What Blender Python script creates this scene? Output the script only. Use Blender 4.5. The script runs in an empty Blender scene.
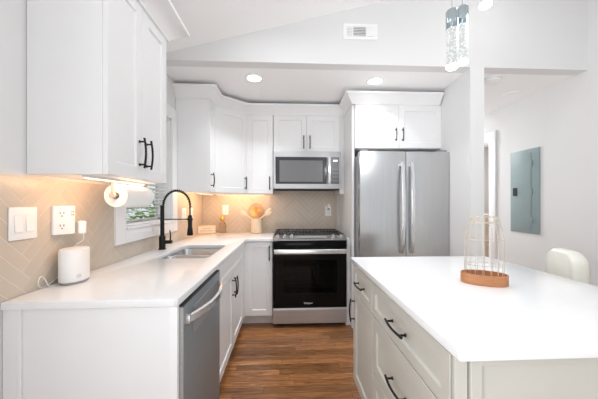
import bpy, bmesh, math, random
from mathutils import Vector, Matrix
random.seed(7)
C = bpy.context.scene.collection

# ------------------------------------------------------------------ camera, world, lights, exposure
# world axes: X = 0 at the left wall, back wall at Y = 0, the room runs towards -Y, Z up (metres)
SC = bpy.context.scene
cam_d = bpy.data.cameras.new('camera')
cam = bpy.data.objects.new('camera', cam_d)
C.objects.link(cam)
cam.location = (1.062, -3.396, 1.281)
cam.rotation_euler = (math.pi / 2, 0, -0.0458)
cam_d.sensor_width = 36.0
cam_d.lens = 36.0 * 266.5 / 598.0
cam_d.shift_y = 3.5 / 598.0
cam_d.clip_start = 0.02
SC.camera = cam
SC.view_settings.view_transform = 'Standard'
SC.view_settings.look = 'None'
SC.view_settings.exposure = 0.28
SC.view_settings.gamma = 1.0
SC.view_settings.use_curve_mapping = False
SC.cycles.max_bounces = 14
SC.cycles.diffuse_bounces = 8
SC.cycles.transmission_bounces = 10
SC.cycles.sample_clamp_indirect = 6.0

W = bpy.data.worlds.new('world')
SC.world = W
W.use_nodes = True
_bg = W.node_tree.nodes['Background']
_bg.inputs[0].default_value = (0.935, 0.971, 1.0, 1)
_bg.inputs[1].default_value = 0.68


def lamp(name, kind, loc, power, color=(1, 1, 1), size=0.2, rot=(0, 0, 0), size_y=None, spread=None):
    d = bpy.data.lights.new(name, kind)
    d.energy = power
    d.color = color
    if kind == 'AREA':
        d.size = size
        if size_y:
            d.shape = 'RECTANGLE'
            d.size_y = size_y
        else:
            d.shape = 'DISK'
        if spread:
            d.spread = spread
    else:
        d.shadow_soft_size = size
    o = bpy.data.objects.new(name, d)
    C.objects.link(o)
    o.location = loc
    o.rotation_euler = rot
    return o


# unseen fill lamps added just under the slope, beyond the frame
for _x, _y, _p in ((0.9, -2.6, 0.9), (2.6, -2.4, 0.9), (0.9, -3.9, 0.9), (2.6, -3.9, 0.9), (1.0, -1.75, 1.7), (2.7, -1.75, 1.7)):
    lamp('ceiling_fill_lamp', 'AREA', (_x, _y, 2.42 + 0.2656 * _x), _p, (0.955, 0.98, 1.0), 0.16)
# added fill light from the left, set in the window opening made for it
lamp('left_fill_lamp', 'AREA', (-0.07, -3.9, 1.45), 30.0, (0.935, 0.973, 1.0), 1.2, (0, math.radians(-90), 0), 0.8)
# low fill light added behind the camera, shining up to lift the ceiling
lamp('low_fill_lamp', 'AREA', (1.3, -4.2, 0.4), 10.0, (0.955, 0.98, 1.0), 1.6, (math.radians(150), 0, 0), 1.0)

# ------------------------------------------------------------------ materials


def mat(name, col, rough=0.5, metal=0.0, spec=0.5, noise=None, bump=0.0, scale=60, **kw):
    m = bpy.data.materials.new(name)
    m.use_nodes = True
    nt = m.node_tree
    b = nt.nodes['Principled BSDF']
    b.inputs['Base Color'].default_value = (*col, 1)
    b.inputs['Roughness'].default_value = rough
    b.inputs['Metallic'].default_value = metal
    b.inputs['Specular IOR Level'].default_value = spec
    for k, v in kw.items():
        b.inputs[k.replace('_', ' ')].default_value = v
    if noise or bump:
        tc = nt.nodes.new('ShaderNodeTexCoord')
        mp = nt.nodes.new('ShaderNodeMapping')
        nz = nt.nodes.new('ShaderNodeTexNoise')
        if isinstance(scale, (tuple, list)):
            mp.inputs['Scale'].default_value = scale
            nz.inputs['Scale'].default_value = 1.0
        else:
            nz.inputs['Scale'].default_value = scale
        nz.inputs['Detail'].default_value = 5
        nt.links.new(tc.outputs['Object'], mp.inputs['Vector'])
        nt.links.new(mp.outputs['Vector'], nz.inputs['Vector'])
        if noise:
            rp = nt.nodes.new('ShaderNodeValToRGB')
            rp.color_ramp.elements[0].position = 0.3
            rp.color_ramp.elements[1].position = 0.7
            rp.color_ramp.elements[0].color = (*[max(0, c * (1 - noise)) for c in col], 1)
            rp.color_ramp.elements[1].color = (*[min(1, c * (1 + noise)) for c in col], 1)
            nt.links.new(nz.outputs['Fac'], rp.inputs['Fac'])
            nt.links.new(rp.outputs['Color'], b.inputs['Base Color'])
        if bump:
            bp = nt.nodes.new('ShaderNodeBump')
            bp.inputs['Strength'].default_value = bump
            bp.inputs['Distance'].default_value = 0.002
            nt.links.new(nz.outputs['Fac'], bp.inputs['Height'])
            nt.links.new(bp.outputs['Normal'], b.inputs['Normal'])
    return m


def emis(name, col, strength):
    m = mat(name, col, 0.4)
    b = m.node_tree.nodes['Principled BSDF']
    b.inputs['Emission Color'].default_value = (*col, 1)
    b.inputs['Emission Strength'].default_value = strength
    return m


M_WALL = mat('wall_paint', (0.74, 0.74, 0.74), 0.85, bump=0.04, scale=300, noise=0.008)
M_CEIL = mat('ceiling_paint', (0.94, 0.94, 0.94), 0.9, bump=0.03, scale=250, noise=0.008)
M_CAB = mat('cabinet_white', (0.84, 0.84, 0.845), 0.32, noise=0.006, scale=8)
M_TRIM = mat('trim_white', (0.86, 0.86, 0.865), 0.4, noise=0.006, scale=8)
M_ISL = mat('island_greige', (0.565, 0.555, 0.505), 0.38, noise=0.012, scale=8)
M_BLACK = mat('handle_bronze', (0.022, 0.019, 0.018), 0.33, 0.6, noise=0.1, scale=90)
M_QUARTZ = mat('quartz_white', (0.84, 0.84, 0.85), 0.16, noise=0.012, scale=35)
M_STEEL = mat('stainless_brushed', (0.60, 0.60, 0.605), 0.27, 1.0, noise=0.06, scale=(260, 260, 1.2), Anisotropic=0.5)
M_STEELH = mat('stainless_brushed_level', (0.52, 0.525, 0.535), 0.34, 0.45, noise=0.06, scale=(1.2, 260, 260))
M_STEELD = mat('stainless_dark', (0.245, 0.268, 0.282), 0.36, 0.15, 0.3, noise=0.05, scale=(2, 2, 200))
M_BRIGHT = mat('steel_polished', (0.74, 0.74, 0.75), 0.2, 0.7, noise=0.02, scale=40)
M_SINK = mat('sink_steel', (0.50, 0.50, 0.51), 0.25, 1.0, noise=0.04, scale=(120, 3, 120))
M_GREYP = mat('appliance_grey', (0.30, 0.30, 0.31), 0.45, noise=0.02)
M_GLASSB = mat('black_glass', (0.006, 0.006, 0.006), 0.06, spec=0.12, noise=0.05, scale=5)
M_IRON = mat('cast_iron', (0.035, 0.035, 0.037), 0.55, bump=0.3, scale=200, noise=0.1)
M_GROUT = mat('grout', (0.74, 0.67, 0.59), 0.9, noise=0.03, scale=200)
M_PLASTIC = mat('white_plastic', (0.88, 0.88, 0.88), 0.3, noise=0.004, scale=20)
M_SLOT = mat('dark_slot', (0.03, 0.03, 0.035), 0.6, noise=0.05)
M_GREYPL = mat('grey_plastic', (0.35, 0.35, 0.36), 0.5, noise=0.03)
M_PAPER = mat('paper_towel', (0.88, 0.88, 0.88), 0.95, bump=0.3, scale=90, noise=0.01)
M_PANEL = mat('panel_grey_green', (0.25, 0.325, 0.33), 0.45, noise=0.02, scale=10)
M_LEATHER = mat('cream_leather', (0.72, 0.71, 0.64), 0.42, bump=0.12, scale=180, noise=0.015)
M_GOLD = mat('gold_wire', (0.72, 0.40, 0.10), 0.3, 1.0, noise=0.05)
M_CHAMP = mat('champagne_wire', (0.66, 0.60, 0.50), 0.4, 0.6, noise=0.03)
M_CREAM = mat('cream_ceramic', (0.80, 0.64, 0.45), 0.35, noise=0.03, scale=25)
M_CHROME = mat('pendant_chrome', (0.42, 0.49, 0.53), 0.16, 1.0, noise=0.03, scale=(60, 60, 1))
M_OUTL = mat('leaf_green', (0.30, 0.50, 0.16), 0.6, noise=0.4, scale=12)
M_GRND = mat('lawn', (0.12, 0.22, 0.06), 0.9, noise=0.3, scale=30)
M_BLIND = mat('blind_white', (0.86, 0.86, 0.85), 0.45, noise=0.005)
M_DIAL = emis('display_glow', (0.75, 0.95, 1.0), 1.2)
M_LENS = emis('light_lens', (1.0, 0.98, 0.95), 5.0)
M_WARM = emis('warm_led', (1.0, 0.80, 0.55), 1.6)


def wood(name, c1, c2, scale, rough=0.4, band=6.0, axis=0):
    m = bpy.data.materials.new(name)
    m.use_nodes = True
    nt = m.node_tree
    b = nt.nodes['Principled BSDF']
    tc = nt.nodes.new('ShaderNodeTexCoord')
    mp = nt.nodes.new('ShaderNodeMapping')
    mp.inputs['Scale'].default_value = scale
    nz = nt.nodes.new('ShaderNodeTexNoise')
    nz.inputs['Scale'].default_value = band
    nz.inputs['Detail'].default_value = 6
    nz.inputs['Distortion'].default_value = 0.6
    rp = nt.nodes.new('ShaderNodeValToRGB')
    rp.color_ramp.elements[0].position = 0.32
    rp.color_ramp.elements[1].position = 0.68
    rp.color_ramp.elements[0].color = (*c1, 1)
    rp.color_ramp.elements[1].color = (*c2, 1)
    nt.links.new(tc.outputs['Object'], mp.inputs['Vector'])
    nt.links.new(mp.outputs['Vector'], nz.inputs['Vector'])
    nt.links.new(nz.outputs['Fac'], rp.inputs['Fac'])
    nt.links.new(rp.outputs['Color'], b.inputs['Base Color'])
    b.inputs['Roughness'].default_value = rough
    return m


M_CAGEW = wood('cage_wood', (0.42, 0.165, 0.065), (0.56, 0.25, 0.11), (3, 3, 30), 0.45)
M_PALEW = wood('pale_wood', (0.66, 0.50, 0.30), (0.78, 0.63, 0.42), (8, 8, 30), 0.5)
M_SPOON = wood('spoon_wood', (0.78, 0.66, 0.48), (0.86, 0.76, 0.60), (8, 8, 30), 0.5)
M_VANW = wood('beige_wood', (0.70, 0.60, 0.50), (0.78, 0.68, 0.58), (2, 2, 20), 0.5)


def floor_mat():
    m = bpy.data.materials.new('oak_planks')
    m.use_nodes = True
    nt = m.node_tree
    N, L = nt.nodes, nt.links
    b = N['Principled BSDF']
    tc = N.new('ShaderNodeTexCoord')
    br = N.new('ShaderNodeTexBrick')
    br.offset = 0.0
    br.inputs['Scale'].default_value = 1.0
    br.inputs['Brick Width'].default_value = 0.8
    br.inputs['Row Height'].default_value = 0.064
    br.inputs['Mortar Size'].default_value = 0.0012
    br.inputs['Mortar Smooth'].default_value = 0.3
    br.inputs['Color1'].default_value = (0, 0, 0, 1)
    br.inputs['Color2'].default_value = (1, 1, 1, 1)
    br.inputs['Mortar'].default_value = (0.0, 0.0, 0.0, 1)
    sx = N.new('ShaderNodeSeparateXYZ')
    L.new(tc.outputs['Object'], sx.inputs[0])
    dv = N.new('ShaderNodeMath')
    dv.operation = 'DIVIDE'
    dv.inputs[1].default_value = 0.064
    L.new(sx.outputs['Y'], dv.inputs[0])
    fl = N.new('ShaderNodeMath')
    fl.operation = 'FLOOR'
    L.new(dv.outputs[0], fl.inputs[0])
    wn = N.new('ShaderNodeTexWhiteNoise')
    wn.noise_dimensions = '1D'
    L.new(fl.outputs[0], wn.inputs['W'])
    ad = N.new('ShaderNodeMath')
    ad.operation = 'MULTIPLY_ADD'
    ad.inputs[1].default_value = 0.8
    L.new(wn.outputs['Value'], ad.inputs[0])
    L.new(sx.outputs['X'], ad.inputs[2])
    cb = N.new('ShaderNodeCombineXYZ')
    L.new(ad.outputs[0], cb.inputs['X'])
    L.new(sx.outputs['Y'], cb.inputs['Y'])
    L.new(cb.outputs[0], br.inputs['Vector'])
    # grain: noise stretched along the plank, shifted per plank
    sh = N.new('ShaderNodeVectorMath')
    sh.operation = 'MULTIPLY_ADD'
    sh.inputs[1].default_value = (7.3, 3.1, 5.7)
    L.new(br.outputs['Color'], sh.inputs[0])
    L.new(tc.outputs['Object'], sh.inputs[2])
    mp = N.new('ShaderNodeMapping')
    mp.inputs['Scale'].default_value = (2.6, 34, 1)
    L.new(sh.outputs['Vector'], mp.inputs['Vector'])
    nz = N.new('ShaderNodeTexNoise')
    nz.inputs['Scale'].default_value = 1.6
    nz.inputs['Detail'].default_value = 8
    nz.inputs['Roughness'].default_value = 0.65
    nz.inputs['Distortion'].default_value = 1.4
    L.new(mp.outputs['Vector'], nz.inputs['Vector'])
    rp = N.new('ShaderNodeValToRGB')
    e = rp.color_ramp.elements
    e[0].position = 0.28
    e[0].color = (0.11, 0.038, 0.011, 1)
    e[1].position = 0.75
    e[1].color = (0.52, 0.26, 0.115, 1)
    mid = e.new(0.5)
    mid.color = (0.30, 0.128, 0.047, 1)
    L.new(nz.outputs['Fac'], rp.inputs['Fac'])
    tone = N.new('ShaderNodeMapRange')
    tone.inputs['To Min'].default_value = 0.66
    tone.inputs['To Max'].default_value = 1.3
    L.new(br.outputs['Color'], tone.inputs['Value'])
    mul = N.new('ShaderNodeVectorMath')
    mul.operation = 'SCALE'
    L.new(rp.outputs['Color'], mul.inputs[0])
    L.new(tone.outputs['Result'], mul.inputs['Scale'])
    mx = N.new('ShaderNodeMix')
    mx.data_type = 'RGBA'
    mx.inputs[7].default_value = (0.05, 0.022, 0.01, 1)
    L.new(br.outputs['Fac'], mx.inputs[0])
    L.new(mul.outputs['Vector'], mx.inputs[6])
    L.new(mx.outputs[2], b.inputs['Base Color'])
    b.inputs['Roughness'].default_value = 0.3
    bp = N.new('ShaderNodeBump')
    bp.inputs['Strength'].default_value = 0.15
    bp.inputs['Distance'].default_value = 0.002
    L.new(nz.outputs['Fac'], bp.inputs['Height'])
    L.new(bp.outputs['Normal'], b.inputs['Normal'])
    return m


M_FLOOR = floor_mat()


def tile_mat():
    m = mat('tile_taupe', (0.50, 0.425, 0.355), 0.28)
    nt = m.node_tree
    g = nt.nodes.new('ShaderNodeNewGeometry')
    rp = nt.nodes.new('ShaderNodeValToRGB')
    rp.color_ramp.elements[0].color = (0.555, 0.49, 0.412, 1)
    rp.color_ramp.elements[1].color = (0.585, 0.515, 0.435, 1)
    nt.links.new(g.outputs['Random Per Island'], rp.inputs['Fac'])
    nt.links.new(rp.outputs['Color'], nt.nodes['Principled BSDF'].inputs['Base Color'])
    return m


M_TILE = tile_mat()


def glass_mat(name, col=(1, 1, 1), rough=0.0, ior=1.45):
    return mat(name, col, rough, noise=None, Transmission_Weight=1.0, IOR=ior)


M_PANE = glass_mat('window_glass', (0.97, 0.99, 0.98), 0.0, 1.01)
M_OVENG = glass_mat('oven_glass', (0.10, 0.10, 0.10), 0.0, 1.25)
M_BOTTLE = glass_mat('bottle_glass', (0.95, 0.85, 0.74), 0.02, 1.3)


def bubble_glass():
    m = emis('bubble_glass', (0.97, 1.0, 0.99), 1.0)
    nt = m.node_tree
    b = nt.nodes['Principled BSDF']
    tc = nt.nodes.new('ShaderNodeTexCoord')
    v = nt.nodes.new('ShaderNodeTexVoronoi')
    v.inputs['Scale'].default_value = 110
    rp = nt.nodes.new('ShaderNodeMapRange')
    rp.inputs['From Min'].default_value = 0.0
    rp.inputs['From Max'].default_value = 0.6
    rp.inputs['To Min'].default_value = 0.9
    rp.inputs['To Max'].default_value = 0.5
    nt.links.new(tc.outputs['Object'], v.inputs['Vector'])
    nt.links.new(v.outputs['Distance'], rp.inputs['Value'])
    nt.links.new(rp.outputs['Result'], b.inputs['Emission Strength'])
    b.inputs['Base Color'].default_value = (0.05, 0.052, 0.052, 1)
    return m


M_BUBBLE = bubble_glass()

# ------------------------------------------------------------------ mesh helpers


def frame(o, u, v):
    """matrix whose local x = u, y = v, z = u x v, at o (all world)"""
    u = Vector(u).normalized()
    v = Vector(v).normalized()
    n = u.cross(v)
    m = Matrix((u, v, n)).transposed().to_4x4()
    m.translation = Vector(o)
    return m


class MB:
    def __init__(self):
        self.bm = bmesh.new()

    def _add(self, vs, fs, M=None):
        bv = [self.bm.verts.new(M @ Vector(v) if M else Vector(v)) for v in vs]
        out = []
        for f in fs:
            try:
                out.append(self.bm.faces.new([bv[i] for i in f]))
            except ValueError:
                pass
        return bv, out

    def hexa(self, p, M=None, bevel=0.0, seg=2):
        """8 corners: bottom ring 0-3, top ring 4-7 (counter-clockwise)"""
        bv, fs = self._add(p, [(3, 2, 1, 0), (4, 5, 6, 7), (0, 1, 5, 4), (1, 2, 6, 5), (2, 3, 7, 6), (3, 0, 4, 7)], M)
        if bevel:
            es = list({e for f in fs for e in f.edges})
            bmesh.ops.bevel(self.bm, geom=es, offset=bevel, segments=seg, affect='EDGES', profile=0.6)
        return self

    def box(self, x0, x1, y0, y1, z0, z1, M=None, bevel=0.0, seg=2):
        x0, x1 = min(x0, x1), max(x0, x1)
        y0, y1 = min(y0, y1), max(y0, y1)
        z0, z1 = min(z0, z1), max(z0, z1)
        return self.hexa([(x0, y0, z0), (x1, y0, z0), (x1, y1, z0), (x0, y1, z0),
                          (x0, y0, z1), (x1, y0, z1), (x1, y1, z1), (x0, y1, z1)], M, bevel, seg)

    def dbox(self, x0, x1, d0, d1, z0, z1, bevel=0.0, seg=2):
        """box given by distances d from the back wall (d = -y)"""
        return self.box(x0, x1, -d1, -d0, z0, z1, None, bevel, seg)

    def prism(self, pts, z0, z1, M=None, bevel=0.0):
        a = sum(pts[i][0] * pts[(i + 1) % len(pts)][1] - pts[(i + 1) % len(pts)][0] * pts[i][1] for i in range(len(pts)))
        if a < 0:
            pts = pts[::-1]
        n = len(pts)
        vs = [(x, y, z0) for x, y in pts] + [(x, y, z1) for x, y in pts]
        fs = [tuple(range(n - 1, -1, -1)), tuple(range(n, 2 * n))] + [(i, (i + 1) % n, n + (i + 1) % n, n + i) for i in range(n)]
        bv, ff = self._add(vs, fs, M)
        if bevel:
            es = list({e for f in ff for e in f.edges})
            bmesh.ops.bevel(self.bm, geom=es, offset=bevel, segments=2, affect='EDGES', profile=0.6)
        return self

    def rings(self, rings, M=None, cap=True, closed=False):
        n = len(rings[0])
        vs = [p for r in rings for p in r]
        fs = []
        m = len(rings)
        for i in range(m if closed else m - 1):
            a, b = i * n, ((i + 1) % m) * n
            for j in range(n):
                k = (j + 1) % n
                fs.append((a + j, a + k, b + k, b + j))
        if cap and not closed:
            fs.append(tuple(range(n - 1, -1, -1)))
            fs.append(tuple(range((m - 1) * n, m * n)))
        self._add(vs, fs, M)
        return self

    def lathe(self, prof, seg=28, M=None, sx=1.0, sy=1.0):
        rs = [[(r * sx * math.cos(2 * math.pi * j / seg), r * sy * math.sin(2 * math.pi * j / seg), z) for j in range(seg)] for r, z in prof]
        return self.rings(rs, M)

    def cyl(self, r, z0, z1, seg=24, M=None, bev=0.0, sx=1.0, sy=1.0):
        if bev:
            return self.lathe([(r - bev, z0), (r, z0 + bev), (r, z1 - bev), (r - bev, z1)], seg, M, sx, sy)
        return self.lathe([(r, z0), (r, z1)], seg, M, sx, sy)

    def tube(self, pts, r, seg=8, M=None, closed=False, flat=1.0):
        pts = [Vector(p) for p in pts]
        n = len(pts)
        tang = []
        for i in range(n):
            if closed:
                t = pts[(i + 1) % n] - pts[i - 1]
            else:
                t = pts[min(i + 1, n - 1)] - pts[max(i - 1, 0)]
            tang.append(t.normalized())
        t0 = tang[0]
        ref = Vector((0, 0, 1)) if abs(t0.z) < 0.9 else Vector((1, 0, 0))
        nrm = t0.cross(ref).normalized()
        rs = []
        for i in range(n):
            if i:
                ax = tang[i - 1].cross(tang[i])
                if ax.length > 1e-7:
                    nrm = Matrix.Rotation(tang[i - 1].angle(tang[i]), 3, ax.normalized()) @ nrm
            bi = tang[i].cross(nrm).normalized()
            rr = r[i] if isinstance(r, (list, tuple)) else r
            rs.append([pts[i] + rr * (math.cos(2 * math.pi * j / seg) * nrm + flat * math.sin(2 * math.pi * j / seg) * bi) for j in range(seg)])
        return self.rings(rs, M, True, closed)

    def quadloops(self, w, h, loops, M=None):
        """nested rectangular loops [(inset, depth)...] on a w x h rectangle, capped back and front"""
        rs = [[(i, i, d), (w - i, i, d), (w - i, h - i, d), (i, h - i, d)] for i, d in loops]
        return self.rings(rs, M)

    def build(self, name, m, parent=None, at=None, smooth=True, angle=35):
        bmesh.ops.recalc_face_normals(self.bm, faces=self.bm.faces[:])
        me = bpy.data.meshes.new(name)
        self.bm.to_mesh(me)
        self.bm.free()
        me.materials.append(m)
        o = bpy.data.objects.new(name, me)
        C.objects.link(o)
        if parent is not None:
            off = Vector((0, 0, 0))
            p = parent
            while p is not None:
                off += p.location
                p = p.parent
            me.transform(Matrix.Translation(-off))
            o.parent = parent
        else:
            if at is None:
                xs = [v.co.x for v in me.vertices]
                ys = [v.co.y for v in me.vertices]
                zs = [v.co.z for v in me.vertices]
                at = ((min(xs) + max(xs)) / 2, (min(ys) + max(ys)) / 2, min(zs))
            me.transform(Matrix.Translation(-Vector(at)))
            o.location = at
        if smooth:
            for p in me.polygons:
                p.use_smooth = True
            me.set_sharp_from_angle(angle=math.radians(angle))
        return o


def thing(name, label, cat, loc, group=None):
    o = bpy.data.objects.new(name, None)
    o.empty_display_size = 0.1
    C.objects.link(o)
    o.location = loc
    o['label'] = label
    o['category'] = cat
    if group:
        o['group'] = group
    return o


def tag(o, label, cat, group=None, kind=None):
    o['label'] = label
    o['category'] = cat
    if group:
        o['group'] = group
    if kind:
        o['kind'] = kind
    return o


def struct(o, label=None):
    o['kind'] = 'structure'
    if label:
        o['label'] = label
    return o


def pl(o, label):
    o['label'] = label
    return o


def slab(outer, holes, z0, z1, bev=0.003):
    """horizontal slab with holes and softened edges, from a filled 2D curve; returns an MB"""
    cu = bpy.data.curves.new('slab', 'CURVE')
    cu.dimensions = '2D'
    cu.fill_mode = 'BOTH'
    cu.extrude = (z1 - z0) / 2 - bev
    cu.bevel_depth = bev
    cu.bevel_resolution = 2
    cu.offset = -bev
    for ring in [outer] + holes:
        s = cu.splines.new('POLY')
        s.points.add(len(ring) - 1)
        for p, (x, y) in zip(s.points, ring):
            p.co = (x, y, 0, 1)
        s.use_cyclic_u = True
    ob = bpy.data.objects.new('slab', cu)
    C.objects.link(ob)
    dg = bpy.context.evaluated_depsgraph_get()
    me = bpy.data.meshes.new_from_object(ob.evaluated_get(dg))
    mb = MB()
    mb.bm.from_mesh(me)
    bmesh.ops.translate(mb.bm, verts=mb.bm.verts[:], vec=(0, 0, (z0 + z1) / 2))
    bmesh.ops.remove_doubles(mb.bm, verts=mb.bm.verts[:], dist=1e-5)
    bpy.data.objects.remove(ob)
    bpy.data.curves.remove(cu)
    bpy.data.meshes.remove(me)
    return mb


def rrect(x0, x1, y0, y1, r, seg=6):
    pts = []
    for cx, cy, a0 in ((x1 - r, y1 - r, 0), (x0 + r, y1 - r, 90), (x0 + r, y0 + r, 180), (x1 - r, y0 + r, 270)):
        for k in range(seg + 1):
            a = math.radians(a0 + 90 * k / seg)
            pts.append((cx + r * math.cos(a), cy + r * math.sin(a)))
    return pts


def text_mb(s, size, M, depth=0.0006):
    cu = bpy.data.curves.new('t', 'FONT')
    cu.body = s
    cu.size = size
    cu.align_x = 'CENTER'
    cu.align_y = 'CENTER'
    cu.extrude = depth
    ob = bpy.data.objects.new('t', cu)
    C.objects.link(ob)
    dg = bpy.context.evaluated_depsgraph_get()
    me = bpy.data.meshes.new_from_object(ob.evaluated_get(dg))
    mb = MB()
    mb.bm.from_mesh(me)
    bmesh.ops.transform(mb.bm, matrix=M, verts=mb.bm.verts[:])
    bpy.data.objects.remove(ob)
    bpy.data.curves.remove(cu)
    return mb


# ------------------------------------------------------------------ the room
CEIL = 2.43
SL0, SLK = 2.464, 0.2656            # underside of the slope: z = SL0 + SLK * x


def slope_z(x):
    return SL0 + SLK * x


mb = MB().dbox(-0.12, 3.78, -1.72, 4.4, -0.05, 0.0)
mb.dbox(3.78, 5.6, -1.72, 0.7, -0.05, 0.0)
struct(mb.build('floor', M_FLOOR, smooth=False), 'brown stained oak plank floor')

WD0, WD1, WZ0, WZ1 = 0.91, 1.615, 1.108, 2.045      # window opening in the left wall
mb = MB()
mb.dbox(-0.12, 0, -0.12, WD0, 0, 2.50).dbox(-0.12, 0, WD1, 3.5, 0, 2.50)
mb.dbox(-0.12, 0, 4.3, 4.4, 0, 2.50).dbox(-0.12, 0, 3.5, 4.3, 0, 0.85).dbox(-0.12, 0, 3.5, 4.3, 2.05, 2.50)
mb.dbox(-0.12, 0, WD0, WD1, 0, WZ0).dbox(-0.12, 0, WD0, WD1, WZ1, 2.50)
struct(mb.build('wall_left', M_WALL, smooth=False), 'white painted left wall with the sink window')
struct(MB().dbox(0, 2.725, -0.12, 0, 0, 2.45).build('wall_back', M_WALL, smooth=False), 'white back wall behind the range')
struct(MB().prism([(2.69, 0), (2.735, 0), (2.735, -1.21), (2.612, -1.21), (2.640, -0.89)], 0, CEIL).build('wall_divider', M_WALL, smooth=False), 'white stub wall right of the refrigerator')
struct(MB().dbox(2.605, 2.725, -1.6, -0.12, 0, 2.45).build('wall_hall', M_WALL, smooth=False), 'hall wall behind the kitchen')
DRD0, DRD1, DRZ = -0.72, 0.105, 2.06
mb = MB()
mb.dbox(3.66, 3.78, -1.6, DRD0, 0, 2.45).dbox(3.66, 3.78, DRD0, DRD1, DRZ, 2.45).dbox(3.66, 3.78, DRD1, 1.21, 0, 2.45)
mb.dbox(3.66, 3.78, 1.21, 4.4, 0, 3.46)
mb.dbox(3.66, 3.78, 1.09, 1.21, 2.45, 3.46)
struct(mb.build('wall_right', M_WALL, smooth=False), 'white right wall with the grey breaker panel')
struct(MB().dbox(2.605, 5.6, -1.72, -1.6, 0, 2.45).build('wall_far', M_WALL, smooth=False), 'far end wall of the hall')
struct(MB().dbox(3.78, 5.6, 0.58, 0.7, 0, 2.45).build('wall_side_room_near', M_WALL, smooth=False), 'near wall of the room past the doorway')
struct(MB().dbox(5.48, 5.6, -1.6, 0.58, 0, 2.45).build('wall_side_room_right', M_WALL, smooth=False), 'outer wall of the room past the doorway')
# dropped flat ceiling, the upright face above it and the sloped ceiling
mb = MB().dbox(-0.12, 3.66, -1.72, 1.109, CEIL, CEIL + 0.02).dbox(3.66, 5.6, -1.72, 0.7, 2.452, 2.472)
struct(mb.build('ceiling', M_CEIL, smooth=False), 'flat dropped ceiling over the back of the kitchen')
Mx = frame((0, -1.21, 0), (1, 0, 0), (0, 0, 1))      # local x = X, y = Z, z towards the camera
mb = MB().prism([(0.0, CEIL), (3.66, CEIL), (3.66, slope_z(3.66)), (0.0, slope_z(0.0))], -0.10, 0.0, Mx)
struct(mb.build('wall_upper', M_WALL, smooth=False), 'upright white wall face above the dropped ceiling, with the air vent')
mb = MB().prism([(-0.12, slope_z(-0.12)), (3.78, slope_z(3.78)), (3.78, slope_z(3.78) + 0.1), (-0.12, slope_z(-0.12) + 0.1)], 0.0, 3.19, Mx)
struct(mb.build('ceiling_slope', M_CEIL, smooth=False), 'sloped white ceiling rising to the right')

# window: casing, jamb, sash with glass; the blind is a thing of its own
win = bpy.data.objects.new('window_1', None)
C.objects.link(win)
win.location = (0, -1.26, WZ0)
struct(win, 'white cased window above the sink')
cw = 0.105
mb = MB()
mb.dbox(0.001, 0.022, WD1, WD1 + cw, WZ0 - 0.088, WZ1 + cw, 0.003).dbox(0.001, 0.022, WD0 - cw, WD0, WZ0 - 0.088, WZ1 + cw, 0.003)
mb.dbox(0.001, 0.022, WD0, WD1, WZ1, WZ1 + cw, 0.003).dbox(0.001, 0.022, WD0, WD1, WZ0 - 0.088, WZ0, 0.003)
mb.build('window_casing', M_TRIM, win)
mb = MB()
mb.dbox(-0.12, 0.03, WD0 + 0.0005, WD1 - 0.0005, WZ0 + 0.0005, WZ0 + 0.012, 0.003)
mb.dbox(-0.12, 0.0, WD0 + 0.0005, WD0 + 0.012, WZ0, WZ1).dbox(-0.12, 0.0, WD1 - 0.012, WD1 - 0.0005, WZ0, WZ1)
mb.dbox(-0.12, 0.0, WD0, WD1, WZ1 - 0.012, WZ1 - 0.0005)
mb.build('window_jamb', M_TRIM, win)
mb = MB()
for z0, z1 in ((WZ0 + 0.0125, WZ0 + 0.045), (1.57, 1.61), (WZ1 - 0.055, WZ1 - 0.012)):
    mb.dbox(-0.112, -0.085, WD0 + 0.012, WD1 - 0.012, z0, z1, 0.002)
mb.dbox(-0.112, -0.085, WD0 + 0.012, WD0 + 0.05, WZ0 + 0.0125, WZ1 - 0.012, 0.002).dbox(-0.112, -0.085, WD1 - 0.05, WD1 - 0.012, WZ0 + 0.0125, WZ1 - 0.012, 0.002)
mb.build('window_sash', M_TRIM, win)
MB().dbox(-0.1, -0.096, WD0 + 0.05, WD1 - 0.05, WZ0 + 0.045, 1.57).dbox(-0.1, -0.096, WD0 + 0.05, WD1 - 0.05, 1.61, WZ1 - 0.055).build('window_pane', M_PANE, win, smooth=False)

win = bpy.data.objects.new('window_added', None)  # unseen window, added to give the left fill light an opening
C.objects.link(win)
win.location = (0, -3.9, 0.85)
struct(win, 'added white cased window around the fill light behind the camera')
mb = MB()
mb.dbox(0.001, 0.022, 4.3, 4.395, 0.76, 2.14, 0.003).dbox(0.001, 0.022, 3.41, 3.5, 0.76, 2.14, 0.003)
mb.dbox(0.001, 0.022, 3.5, 4.3, 2.05, 2.14, 0.003).dbox(0.001, 0.022, 3.5, 4.3, 0.76, 0.85, 0.003)
mb.build('window_casing', M_TRIM, win)
mb = MB()
for z0, z1 in ((0.852, 0.90), (1.43, 1.47), (2.0, 2.048)):
    mb.dbox(-0.112, -0.085, 3.502, 4.298, z0, z1, 0.002)
mb.dbox(-0.112, -0.085, 3.502, 3.545, 0.9, 2.0, 0.002).dbox(-0.112, -0.085, 4.255, 4.298, 0.9, 2.0, 0.002)
mb.build('window_sash', M_TRIM, win)

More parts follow.
